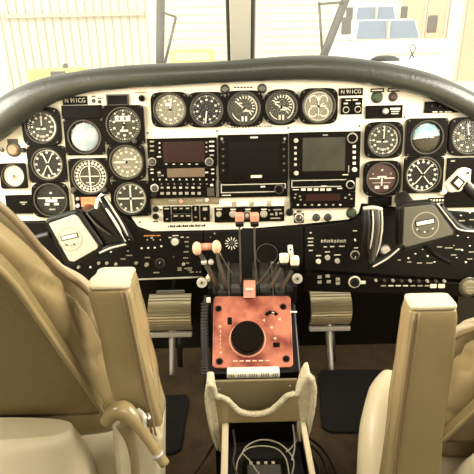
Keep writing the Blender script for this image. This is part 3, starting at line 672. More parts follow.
t.marks([(214,232,215.4,233.4),(210,236,211,237)], ZS, 'dim')
mbk = MB().use('white')
for a in range(0, 360, 30):
    mbk.tick(t.L(231.5,242.5), a, .008, .0155, .0022, ZS)
mbk.build('flap_scale', None, t.root); t.knob(231.5,242.5,2.2,.004,'bezel2',ZS-.001)
smallgauge(266.5,253.5,10.5,'round dark olive gauge on the centre lower panel between the levers','none','dialo','trim_gauge')
t = subpanel('right_subpanel', [(304,226.5),(350,221),(361,214),(364,207),(520,214),(520,283),(304,268.5)], 0, ZS, 'black right lower panel with three small lamps and a white caption')
# eight-character caption row, lamps
mbk = MB().use('white')
for i in range(8):
    p = t.L(321.5+i*3.2, 240.4-.25*(i%2)); mbk.box((p[0]-.0026,p[1]-.0035,ZS),(p[0]-.0012,p[1]+.0035,ZS+.0005)).box((p[0]-.0026,p[1]+.0012,ZS),(p[0]+.0024,p[1]+.003,ZS+.0005)).box((p[0]+.001,p[1]-.0036,ZS),(p[0]+.0024,p[1]+.0004,ZS+.0005))
mbk.build('caption', None, t.root)
micro(t, [(324.5,246,3.4),(331.5,245.7,4.4),(341,245.4,5.6),(326.7,251,5),(318,254.8,5),(336.5,254,6.5),(301+9,232,2),(310,237.5,6),(310,241,5),(310,244.5,6),(310,249.5,4),(354,230,4),(355,247,4)], ZS)
t.knob(317.7,260.3,2.5,.006,'ivory',ZS); t.knob(326.7,256.5,2.6,.006,'silver',ZS); t.knob(336.4,259.8,2.5,.006,'silver',ZS)
t.toggle(354,237,.013,-30,'ivory'); t.knob(354,254,3.4,.010,'black',ZS,rim='dim',pointer=200); t.knob(384,249,4.2,.012,'silver',ZS,rim='bezel2'); t.knob(378,229,3.4,.010,'dim',ZS); t.knob(371,262,2.4,.008,'dim',ZS)
for i, (x,y) in enumerate(((407,258),(414,254),(421,250),(426,256),(433,262),(452,246),(460,250),(468,246),(455,258),(464,262),(459,216),(468,214),(450,218),(456,236),(466,238))):
    t.toggle(x, y, .008, 20+10*(i%3), 'ivory' if i%2 else 'silver')
micro(t, [(447,247,8),(457,248.5,7),(470,251,6),(452,254,5),(468,258,5),(460,220,6),(470,219,5),(418,262,5),(428,262,6),(408,261,4),(398,259,3),(468,226,4),(438,246,5)], ZS, 'dim')
t = subpanel('switch_strip', [(302,271),(520,284.5),(520,300),(458,294),(400,291),(302,289)], .012, .020, 'long narrow black strip of small switches beneath right lower panel', mt='bezel')
for x, y in ((318,274.5),(326,273.5),(336,276.5),(318,279.5),(327,279),(336,280.5)): 
    a = t.rect(x-2,y-1.4,x+2,y+1.4); MB().box((a[0],a[1],.020),(a[2],a[3],.023)).build('button', 'dim', t.root, .0004)
t.knob(352.5,279.5,4.5,.010,'black',.020,rim='white'); t.box('pointer_tab', 357, 278.2, 363, 281.2, .020, .024, 'ivory')
for i in range(9): t.knob(373+i*8.4, 277.5+i*.1, 1.5, .008, 'dmetal' if i%2 else 'dim', .020)
for i in range(7): a = t.rect(378.5+i*7.2, 282.6, 383.5+i*7.2, 283.8); MB().box((a[0],a[1],.020),(a[2],a[3],.0206)).build('caption', 'white' if i in (1,2,3) else 'dim', t.root)
for x in (429.5,437.5): t.box('rocker_switch', x-3, 281.3, x+3, 285, .020, .025, 'ivory')
t = PT('round_vent', 465, 284.5, 'round olive-brass outlet at the far right end of the switch strip', 'vent', z=.02); t.knob(465,284.5,7.5,.010,'olive',rim='dmetal'); t.marks([(461,283,469,284),(461,286,469,287)], .0102, 'dim')

# ================================================================== CONTROL YOKES
def yoke_root(x, y, off, label):
    return PT('control_yoke', x, y, label, 'control yoke', z=0, off=off)
def tubepx(t, pts, r, mt, name, dz=0, n=12, sub=6, flat=None, parent=None):
    P = []
    for p in pts:
        a = t.L(p[0], p[1]); P.append((a[0], a[1], dz+(p[2] if len(p) > 2 else 0)))
    return MB().tube(P, r, n, sub, flat=flat).build(name, mt, parent or t.root)
def padyoke(t, rim, face, cx, cy, cr, slot_roll, facemat):
    MB().use('black').prism([t.L(*p) for p in rim], -.022, .004).build('hub', None, t.root, .006, 3)
    MB().use(facemat).prism([t.L(*p) for p in face], .0035, .0075).build('hub_face', None, t.root, .0015)
    c = t.L(cx, cy)
    MB().use('dim').arc(c, cr*.93, cr, 0, 360, .0078, 40).build('clock_ring', None, t.root)
    q = Matrix.Translation((c[0], c[1], .0076)) @ Matrix.Rotation(R(slot_roll), 4, 'Z')
    MB().use('bezel').box((-cr*.72, cr*.02, 0), (cr*.72, cr*.42, .0008), q).use('ivory').box((-cr*.64, cr*.08, .0008), (cr*.64, cr*.36, .0012), q).build('clock_window', None, t.root)
    for i, a in enumerate((-60,-35,-10,15,40)):
        p = q @ Vector((cr*.75*math.sin(R(a)), -cr*.62*math.cos(R(a))+cr*.12, 0)); MB().use('dmetal' if i % 2 else 'silver').lathe([(.0022,0),(.0018,.002)], p, n=8).build('clock_button', None, t.root)
    MB().use('dmetal').cyl((c[0], c[1], -.02), (c[0]+.0, c[1]+.035, -t.off+.012), .018, 20).build('column', None, t.root)
t = yoke_root(75, 238, .15, 'left control yoke with pale clock hub half hidden by the pilot seat')
padyoke(t, [(44,222),(49,217),(76,209.5),(82,212),(104,244),(103,250),(76,266),(66,266)], [(50,223),(75,214),(79,216),(99,245),(98,248),(75,261),(70,260)], 71.5, 238.5, .025, 12, 'hubf')
t_ = t
MB().use('black').prism([t.L(*p) for p in [(83,212),(104,203),(130,238),(126,244),(104,247)]], -.018, -.008).build('web', None, t.root, .003)
tubepx(t, [(101,198,0),(108,207,.004),(117,221,.004),(126,236,.002),(130,244,-.004)], [.010,.012,.0125,.012,.009], 'black', 'grip')
tubepx(t, [(100,197,.008),(110,210,.014),(120,226,.014),(127,240,.010)], [.0022,.003,.003,.0022], 'ivory', 'grip_highlight')  # stripe tubes along the grips stand in for their highlights
tubepx(t, [(106,196,.008),(115,209,.013),(124,224,.013),(130,239,.009)], [.0016,.0022,.0022,.0016], 'silver', 'grip_highlight')
tubepx(t, [(97,208,.004),(99,200,.006),(103,194,.002)], [.004,.005,.004], 'ivory', 'grip_cap')
tubepx(t, [(102,250,-.006),(114,247,-.004),(129,244,-.004)], [.009,.007,.006], 'black', 'arm'); tubepx(t, [(100,252.5,.004),(112,247.5,.004),(128,243.5,.004)], .0022, 'silver', 'arm_trim')
tubepx(t, [(50,235,-.006),(30,242,-.006),(6,262,-.006),(-16,250,-.004),(-28,215,0),(-34,200,0)], [.009,.008,.008,.011,.012,.010], 'black', 'far_grip')
tubepx(t, [(86,213,-.004),(98,226,.0),(112,236,-.004)], [.0015,.0035,.0015], 'dmetal', 'cable')
t = yoke_root(427, 227, .15, 'right control yoke with grey clock hub facing the copilot seat')
padyoke(t, [(398,206),(404,202),(431,200),(437,203),(457,231),(455,237),(405,251),(398,248)], [(403,207),(430,204),(434,206),(452,231),(451,234),(405,246.5),(401.5,244)], 424, 224.5, .0275, 10, 'hubg')
tubepx(t, [(366,209,0),(366.5,225,.004),(365.5,242,.003),(368,258,0)], [.009,.010,.010,.009], 'black', 'grip')
tubepx(t, [(376,209,0),(376.5,225,.004),(374,245,.002),(371,261,0)], [.009,.009,.0085,.008], 'dmetal', 'grip')
for x in (371.5, 380.5): tubepx(t, [(x,210,.008),(x,224,.012),(x-2,243,.010),(x-5.5,256,.004)], .0017, 'silver', 'grip_highlight')
tubepx(t, [(363,208.5,.002),(372,207.5,.004),(381,209,.002)], [.007,.008,.007], 'silver', 'grip_cap', flat=.6)
tubepx(t, [(370,264,0),(384,258,0),(396,249,.002),(402,244,.002)], [.008,.006,.005,.006], 'black', 'arm'); tubepx(t, [(372,266,.006),(386,258,.006),(398,248,.006)], .002, 'silver', 'arm_trim')
tubepx(t, [(440,206,-.004),(450,218,-.004),(460,228,-.004),(476,232,-.004),(500,228,0),(512,214,0)], [.008,.009,.010,.010,.010,.010], 'black', 'arm')
tubepx(t, [(430,248,-.03),(438,256,-.04),(447,262,-.04),(458,268,-.04)], .0055, 'bezel', 'coiled_cable')
tubepx(t, [(436,203,.006),(450,221,.006),(458,229,.006),(474,231,.006)], .0016, 'silver', 'arm_trim')
tubepx(t, [(512,216,0),(498,203,.003),(478,196,.004),(462,184,.004)], [.010,.012,.012,.011], 'black', 'far_grip')
tubepx(t, [(484,196,.014),(474,190,.015),(464,180,.012)], .0028, 'silver', 'grip_highlight')
MB().use('ivory').prism([t.L(*p) for p in [(443,184),(458,169),(463,167),(469,169),(468,181),(458,191),(448,192)]], -.004, .012).build('switch_head', None, t.root, .003)
MB().use('black').prism([t.L(*p) for p in [(447,182),(454,174.5),(462,181),(455,190)]], .012, .016).build('trim_switch', None, t.root, .001)
MB().use('ivory').prism([t.L(*p) for p in [(450,182.2),(454.5,177.5),(459,181.6),(455,186.8)]], .016, .019).build('trim_rocker', None, t.root, .001)
q_ = t.L(465,172.5); MB().use('dmetal').lathe([(.003,.012),(.0025,.015)], (q_[0],q_[1],0), n=10).build('button', None, t.root)

# ================================================================== PEDESTAL
# power quadrant: a rounded drum of slots the levers rise from
QX0, QX1 = xq = (-.062, .124)
qy, qz, qr = 1.022, .655, .064
tq = empty('throttle_quadrant', Vector((.032, qy, .40)), 'black throttle quadrant with paired engine levers in the centre', 'throttle quadrant')
def rel(v): return Vector(v)-Vector((.032, qy, .40))
def drum(x0, x1, r, a0=-20, a1=150, n=18):
    ls = []
    for x in (x0, x1): ls.append([rel((x, qy, qz))]+[rel((x, qy-r*math.cos(R(a0+(a1-a0)*i/n)), qz+r*math.sin(R(a0+(a1-a0)*i/n)))) for i in range(n+1)])
    return ls
px2x = lambda px: (px-237)/F*1.10
segs = [(211,216,'black',0),(216.5,226,'slot',-.004),(226.5,229,'bezel2',0),(229.5,240,'slot',-.004),(240.5,243,'black',.001),(256,258,'black',.001),(258.5,270,'slot',-.004),(270.5,272.5,'bezel2',0),(273,284,'slot',-.004),(284.5,292,'black',0)]
for a, b, mt, dr in segs: MB().use(mt).loops(drum(px2x(a), px2x(b), qr+dr), smooth=False).build('slot_plate' if mt == 'slot' else 'slot_rib', None, tq, .0008)
MB().use('slot').loops(drum(px2x(243.5), px2x(255.5), qr-.002), smooth=False).build('slot_plate', None, tq)
MB().use('pink').hexa([rel(W(*p)) for p in ((243.5,298,1.068),(255.5,298,1.068),(255.5,298,1.078),(243.5,298,1.078),(243.5,280,1.075),(255.5,280,1.075),(255.5,280,1.085),(243.5,280,1.085))]).build('centre_tab', None, tq, .001)
MB().use('white').hexa([rel(W(*p)) for p in ((245.5,290.5,1.066),(253.5,290.5,1.066),(253.5,290.5,1.075),(245.5,290.5,1.075),(245.5,287.8,1.067),(253.5,287.8,1.067),(253.5,287.8,1.078),(245.5,287.8,1.078))]).build('tab_mark', None, tq)
def lever(pts, r, kpos, knob, mt, stem='chrome', name='power_lever'):
    o = MB().tube([rel(W(*p)) for p in pts], r, 8, 5, flat=.5).build(name, stem, tq)
    knob(kpos, mt, o)
    return o
def ovalknob(k, mt, o):
    c = rel(W(*k)); MB().use(mt).sphere(c, .0122, sc=(.80,.9,1.2)).build('knob', None, o)
def boxknob(k, mt, o):
    c = rel(W(*k)); MB().use(mt).box(c-Vector((.0090,.009,.0085)), c+Vector((.0090,.009,.0085))).build('knob', None, o, .003)
    MB().use('black').box(c+Vector((-.0086,-.008,-.020)), c+Vector((.0086,.007,-.0087))).build('knob_collar', None, o, .003)
lever([(199,252,.985),(205,262,1.0),(212,276,1.03),(218,289,1.09)], [.004,.005,.006,.006], (197,248.5,.975), ovalknob, 'peach')
lever([(217,252,.985),(219,263,1.0),(223,276,1.03),(226,289,1.09)], [.004,.005,.006,.006], (216.5,247,.975), ovalknob, 'peach')
MB().tube([rel(W(201,247,.978)), rel(W(213,246.3,.978))], .0075, 10, 1).build('knob_bridge', 'pink', tq)
MB().tube([rel(W(219,252,.98)), rel(W(228,268,1.01)), rel(W(233,274,1.03))], .0016, 6, 3).build('lift_rod', 'chrome', tq)
for px_ in (204, 211): 
    c = rel(W(px_, 262, 1.0)); MB().use('silver').sphere(c, .0065).build('pivot_nut', None, tq)
lever([(239.5,224,.99),(240,245,1.02),(240.5,268,1.05),(241,286,1.09)], [.0028,.0028,.003,.004], (239.5,217,.985), boxknob, 'pink', name='propeller_lever')
lever([(254.5,224,.99),(254.5,245,1.02),(255.5,268,1.05),(257,286,1.09)], [.0028,.0028,.003,.004], (254.5,217,.985), boxknob, 'pink', name='propeller_lever')
c = rel(W(247,215.5,.99)); MB().use('dmetal').lathe([(.0085,0),(.007,.004)], c, (0,-1,.3), n=16).use('silver').lathe([(.004,.004),(.003,.006)], c, (0,-1,.3), n=10).build('friction_button', None, tq)
MB().use('black').hexa([rel(W(*p)) for p in ((242,278,1.075),(252.5,278,1.075),(252.5,278,1.085),(242,278,1.085),(242,228,1.06),(252.5,228,1.06),(252.5,228,1.07),(242,228,1.07))]).build('lever_guide', None, tq)
lever([(284,262,.985),(279,272,1.01),(272,284,1.04),(268,289,1.09)], [.004,.005,.005,.005], (284,258,.975), boxknob, 'ivory', name='condition_lever', stem='chrome')
lever([(295,264,.985),(290,274,1.01),(283,285,1.04),(279,289,1.09)], [.004,.005,.005,.005], (294.5,260.5,.975), boxknob, 'ivory', name='condition_lever', stem='chrome')
for dx in (-6,0): MB().tube([rel(W(279+dx,262,.99)), rel(W(272+dx,274,1.02)), rel(W(263+dx,284,1.05))], .0018, 6, 3).build('lift_rod', 'chrome', tq)
MB().tube([rel(W(290,245.5,.985)), rel(W(290.5,251,.985)), rel(W(292.5,262,1.0))], [.009,.0095,.006], 14, 5, flat=.55).build('flap_handle', 'ivory', tq)
c = rel(W(290.5,249.5,.975)); MB().use('black').sphere(c, .0022).build('handle_pin', None, tq)
for (px_, py_) in ((202,282.5),(297,278.5)):
    c = rel(W(px_, py_, 1.04)); MB().use('silver').lathe([(.0115,0),(.0115,.004),(.010,.006)], c, (0,-1,.35), n=20).use('dim').lathe([(.006,.006),(.005,.008)], c, (0,-1,.35), n=14).use('bezel').lathe([(.0025,.008),(.002,.0085)], c, (0,-1,.35), n=8).build('friction_knob', None, tq)
for (px_, py_) in ((208,279),(208.5,300),(209,277)):
    c = rel(W(px_, py_, 1.05)); MB().use('ivory').box(c-Vector((.0045,.004,.005)), c+Vector((.0045,.004,.005))).build('stop_block', None, tq, .001)
MB().use('black').loops([[rel((x, y_, z_)) for (y_, z_) in ((.955,.655),(1.03,.60),(1.035,.695),(.99,.705),(.955,.69))] for x in (-.068,-.060)], smooth=False).build('side_cheek', None, tq)
MB().use('black').loops([[rel((x, y_, z_)) for (y_, z_) in ((.955,.655),(1.03,.60),(1.035,.695),(.99,.705),(.955,.69))] for x in (.125,.133)], smooth=False).build('side_cheek', None, tq)

# pedestal with the worn red trim plate
TU = Vector((1,0,0)); TB = W(253,367.5,1.005); TT = W(252,295.5,1.08); TV = (TT-TB); TV.x = 0
TP = Plane(W(252.5,335,1.04), TU, TV)
pt = empty('center_pedestal', Vector((.033,.90,0)), 'black centre pedestal carrying a worn red trim plate with big round knob', 'pedestal')
def relp(v): return Vector(v)-Vector((.033,.90,0))
mbp = MB().use('black'); prof = [(.822,.560),(.945,.655),(1.02,.60),(1.06,.40),(1.06,0),(.88,0),(.86,.50)]
mbp.loops([[relp((x,y_,z_)) for y_, z_ in prof] for x in (-.062,.128)], smooth=False); mbp.build('body', None, pt, .004)
pl = PT('x', 252.5, 335, None, None, pl=TP, z=0); r_ = pl.root; r_.name = 'trim_plate_frame'
def tpart(mb, name, mt=None, bevel=0):
    # geometry given in the plate's own plane, stored under the pedestal
    X = Matrix.Translation((-.033,-.90,0)) @ TP.M @ Matrix.Translation((pl.o.x, pl.o.y, 0))
    mb.v = [tuple(X @ Vector(v)) for v in mb.v]; return mb.build(name, mt, pt, bevel)
tpart(MB().use('red').prism([pl.L(*p) for p in [(213.5,299.5),(215.5,297),(288,296.5),(290.5,299),(293,365),(291,367.5),(215,368.5),(212.5,366)]], -.001, .005), 'trim_plate', bevel=.0015)
kc = pl.L(247.5, 340)
tpart(MB().use('pink').lathe([(.040,.005),(.039,.009),(.037,.010)], (kc[0],kc[1],0), n=40), 'knob_ring')
kmb = MB().use('bezel2')
kmb.lathe([(.0365,.010),(.0365,.013)], (kc[0],kc[1],0), n=40).use('bezel')
nn = 60; kl = []
for z_, rr in ((.013,.0345),(.028,.0335),(.031,.031)): kl.append([(kc[0]+(rr+(.0008 if i % 2 else 0))*math.cos(2*math.pi*i/nn), kc[1]+(rr+(.0008 if i % 2 else 0))*math.sin(2*math.pi*i/nn), z_) for i in range(nn)])
kmb.loops(kl, smooth=False); tpart(kmb, 'trim_knob')
for x, y in ((218.5,309.5),(283,307.5),(219.5,362),(286,359.5)):
    c = pl.L(x,y); tpart(MB().use('dialr').lathe([(.0078,.005),(.0078,.0056)], (c[0],c[1],0), n=14).use('bezel').lathe([(.0058,.0056),(.0048,.0085)], (c[0],c[1],0), n=12), 'mounting_screw')
def trect(x0,y0,x1,y1,mt,name,z=.0056,b=.001):
    a = pl.L(x0,y1); b_ = pl.L(x1,y0); tpart(MB().use(mt).box((a[0],a[1],.004),(b_[0],b_[1],z)), name, bevel=b)
trect(227.5,318,232,325.5,'bezel','slot'); trect(273,343,279.5,348,'bezel','slot')
c = pl.L(271.5,319); mb = MB().use('bezel').arc(c, .010,.0175,-62,62,.0056,16); tpart(mb,'scale_slot'); mb = MB().use('white').arc(c,.012,.0145,5,30,.0060,6); tpart(mb,'scale_pointer')
for x, y in ((264,321),(279.5,320),(220,327),(221,353),(271.5,328),(275,339)):
    c = pl.L(x,y); tpart(MB().use('peach').lathe([(.0042,.005),(.0042,.0055)], (c[0],c[1],0), n=3), 'arrow_mark')
for y in (331,335,339,343,347): trect(220.2,y,221,y+2.4,'peach','guide_mark',b=0)
for i in range(6): trect(233+i*6.4,361-.1*i,237.5+i*6.4,362.3-.1*i,'peach' if i % 2 else 'white','caption_mark',b=0)
bpy.data.objects.remove(r_)
# ivory trim wheel with tick marks under the plate
c0, c1 = relp(W(227,374.5,.995)), relp(W(279.5,373.5,.995)); c0 += Vector((0,.006,-.001)); c1 += Vector((0,.006,-.001)); c1.z = c0.z; c1.y = c0.y
MB().cyl(c0, c1, .0115, 32).build('trim_wheel', 'ivory', pt, .002)
mb = MB().use('bezel2')
for i in range(22):
    if i % 5 == 3: continue
    x = c0.x+.004+i*(c1.x-c0.x-.008)/21
    a = 118+((i*37)%11); mb.box((x-.0007, c0.y-.0124, c0.z-.002-.002*((i*3)%3)), (x+.0007, c0.y-.0090, c0.z+.0055))
mb.build('wheel_scale', None, pt)
MB().tube([relp(W(207,296,1.07)), relp(W(204,320,1.05)), relp(W(204.5,350,1.02)), relp(W(207,382,1.0)), relp(W(210,410,1.0))], .0075, 10, 6).build('conduit', 'rub', pt)
mb = MB().use('bezel2')
for i in range(24):
    a = relp(W(204.3+.03*i, 304+i*3, 1.062-.0026*i)); mb.lathe([(.0085,0),(.0085,.0015)], a, (0,.4,1), n=10)
mb.build('conduit_ribs', None, pt)
MB().tube([relp(W(290,312,1.04)), relp(W(297,312,1.04))], .0022, 8, 1).build('pin', 'ivory', pt)

# ================================================================== CONSOLE
CY = .745
cs = empty('center_console', Vector((.035, .72, 0)), 'open floor console with cream fleece-edged saddle and wires in its dark tray', 'console')
def relc(v): return Vector(v)-Vector((.035,.72,0))
def yp(x, y, Y=CY): return relc(yplane(x, y, Y))
def slab(pts, Y, th, mt, name, bevel=.002):
    a = [yp(x,y,Y) for x,y in pts]; b = [Vector((p.x,p.y+th,p.z)) for p in a]
    return MB().use(mt).loops([a,b], smooth=False).build(name, None, cs, bevel)
slab([(212,381.5),(297.5,379.5),(300,415),(212,416)], .795, .006, 'olive', 'back_panel')
for x, y in ((219.5,389),(290,386)):
    c = yp(x,y,.795); MB().use('metal').lathe([(.003,0),(.0022,.0018)], c, (0,-1,0), n=10).build('screw', None, cs)
lip = [(208,384),(213,386),(216,395),(222,397),(228,400),(234,406.5),(241,411.5),(250,413.8),(261,413.5),(270,410.5),(277,405),(282,400),(287,395.5),(293,394),(297.5,393),(302,385),(307,376.5),(311,377)]
slab(lip+[(313,392),(309,420),(306,438),(301,448),(300,421.5),(229,423.5),(228,455),(219,452),(212,425),(207,400)], CY, .010, 'leather', 'saddle_front')
def fleecetube(pts, Y, r, name):
    mb = MB(); mb.tube([yp(x,y,Y)+Vector((0,-.001,0)) for x,y in pts], r, 12, 10)
    vs = []
    for v in mb.v:
        p = Vector(v); n_ = noise.noise_vector(p*260)*.0012+noise.noise_vector(p*60)*.0005; vs.append(tuple(p+n_))
    mb.v = vs; return mb.build(name, 'fleece', cs)
fleecetube(lip, CY, .0055, 'fleece_edge')
fleecetube([(208,385),(207,400),(211,425),(218,448)], CY, .0045, 'fleece_edge')
fleecetube([(311,377),(313.5,392),(310,418),(304,442)], CY, .0065, 'fleece_edge')
# fleece covered flanks
slab([(206,386),(213,386),(215,398),(218,420),(222,452),(217,450),(210,424),(206,402)], CY-.002, .045, 'fleece', 'flank', .003)
slab([(303,385),(307,377),(311,375.5),(314,392),(311,414),(306,434),(300,447),(300,421),(298,402)], CY-.002, .045, 'fleece', 'flank', .003)
# tray
zt = .50
xl0, xr0 = zplane(229,421,zt), zplane(299,419,zt); X0, X1 = -.0165, .123; YA, YB = .40, .755
X0 = xl0.x; X1 = xr0.x
MB().use('rub').box(relc((X0,YA,.435)), relc((X1,YB-.012,.450))).build('tray_floor', None, cs)
for nm, a, b, mt in (('tray_side',(X0-.012,YA,.0),(X0-.004,YB-.012,zt-.004),'black'),('tray_side',(X1+.004,YA,.0),(X1+.012,YB-.012,zt-.004),'black'),('tray_end',(X0-.004,YA,0),(X1+.004,YA+.008,zt-.004),'black'),('tray_end',(X0-.004,YB-.02,.0),(X1+.004,YB-.012,.452),'black')):
    MB().use(mt).box(relc(a), relc(b)).build(nm, None, cs)
MB().use('leatherl').box(relc((X0-.0135,YA,zt-.006)), relc((X0-.001,YB-.012,zt+.004))).build('tray_rail', None, cs, .002)
MB().use('leatherl').box(relc((X1+.001,YA,zt-.006)), relc((X1+.0115,YB-.012,zt+.004))).build('tray_rail', None, cs, .002)
# gear in the tray
g = MB().use('bezel').box(relc((X0+.026,.56,.4505)), relc((X1-.036,.695,.463))).build('equipment_box', None, cs, .006)
MB().use('dmetal').box(relc((X0+.034,.57,.4632)), relc((X1-.044,.675,.466))).build('box_lid', None, g, .002)
for i in range(4): MB().use('dim').box(relc((X0+.038+i*.014,.677,.4635)), relc((X0+.044+i*.014,.683,.465))).build('terminal', None, g)
def wirep(pts, z, r, mt, name): return MB().tube([relc(zplane(x,y,z+(p[0] if p else 0))) for x,y,*p in pts], r, 8, 8).build(name, mt, cs)
wirep([(240,457),(246,447),(256,441),(268,440),(280,444),(289,452),(294,462),(292,474)], .475, .0014, 'dim', 'wire')
wirep([(236,474),(238,460),(247,449),(262,446),(277,449),(286,459),(289,474)], .475, .0013, 'dim', 'wire')
wirep([(243,454),(250,461),(256,470),(262,478)], .475, .0013, 'dim', 'wire')
wirep([(233,430),(235,448),(233,462),(238,476)], .475, .0022, 'bezel2', 'wire'); wirep([(297,440),(291,448),(286,452)], .475, .0013, 'dim', 'wire'); wirep([(293,425),(295,445),(292,460)], .475, .0016, 'wire', 'wire')
# loose black cables on the floor right of the console
def cable(pts, label, r=.0032, mt='rub', z=.02, name='floor_cable'):
    P = [zplane(x,y,z+(p[0] if p else 0)) for x,y,*p in pts]; o = P[0]
    return tag(MB().tube([p-o for p in P], r, 8, 8).build(name, mt), label, 'cable').__setattr__('location', o)
cable([(303,436,.2),(312,440,.15),(322,449,.04),(331,462,.0),(338,480,.0)], 'outermost black cable curving over the floor right of the console', mt='rub')
cable([(303,444,.2),(311,446,.15),(319,454,.05),(325,466,.0),(329,480,.0)], 'middle brownish cable curling beside the console tray', mt='dialr')
cable([(304,455,.2),(310,455,.15),(315,462,.08),(318,472,.0),(320,482,.0)], 'innermost dark cable hugging the right wall of the console tray', mt='bezel2')
cable([(194,474,0),(203,462,.02),(211,449,.05),(217,440,.10)], 'dark cable lying on the floor left of the console', r=.004, mt='dialr')

# ================================================================== PEDALS
def pedal(cx, ctop, cbot, d, label, xw, stemx, stemy):
    c = W(cx, (ctop+cbot)/2, d); t = empty('rudder_pedal', c, label, 'pedal'); k = d/F
    hw = xw/2*k; hh = (cbot-ctop)/2*k
    # ribbed, slightly cylindrical tread leaning toward the viewer
    tilt = Matrix.Rotation(R(-18), 4, 'X')
    mb = MB().use('pedal'); n_ = 30; ls = []
    for x in (-hw, hw):
        f = []
        for i in range(n_+1):
            a = -62+124*i/n_; r = .075 if i % 2 else .0728
            f.append(tilt @ Vector((x, .045-r*math.cos(R(a)), hh*1.04*math.sin(R(a))/math.sin(R(62)))))
        for i in range(n_, -1, -1):
            a = -62+124*i/n_; f.append(tilt @ Vector((x, .052-.066*math.cos(R(a)), hh*.98*math.sin(R(a))/math.sin(R(62)))))
        ls.append(f)
    mb.loops(ls, smooth=False); mb.build('tread', None, t)
    MB().use('dim').box((-hw*.68, .008, hh*.95), (hw*.68, .024, hh*1.22), tilt).build('toe_bar', None, t, .004)
    MB().use('silver').box((-hw*1.04, -.006, -hh*1.36), (hw*1.0, .014, -hh*1.10), tilt).build('cross_bar', None, t, .002)
    a = Vector((0,.012,-hh*1.15)); b = W(stemx, stemy, d*1.0)-c
    MB().tube([a, (a+b)/2, b], [.019,.014,.012], 10, 4, flat=.6).build('hanger_arm', 'silver', t)
    MB().tube([a+Vector((.014,.03,0)), b+Vector((.018,.05,-.01))], .008, 8, 1).build('linkage', 'dmetal', t)
    MB().tube([a+Vector((-.02,.03,.0)), Vector((-.02,1.722-c.y,.02))], .007, 8, 1).build('pivot_rod', 'wall', t)
    return t
pedal(170.5, 295, 331, 1.36, 'ribbed metal rudder pedal left of the centre pedestal', 42, 172, 375)
pedal(330, 291, 325, 1.36, 'ribbed metal rudder pedal right of the centre pedestal', 40, 331, 370)
def floor_mat(pts, label):
    P = [zplane(x,y,.012) for x,y in pts]; o = sum(P, Vector())/len(P); o.z = 0
    return tag(MB().use('mat_').prism([(p.x-o.x,p.y-o.y) for p in P], 0.0005, .012).build('floor_mat', None, None, .004), label, 'mat').__setattr__('location', o)
floor_mat([(318,374),(322,369),(402,369),(405,374),(410,432),(330,431),(322,426)], 'dark rubber floor mat ahead of the right seat')
floor_mat([(98,396),(186,394),(189,400),(181,448),(173,453),(90,453)], 'dark rubber floor mat ahead of the left seat')

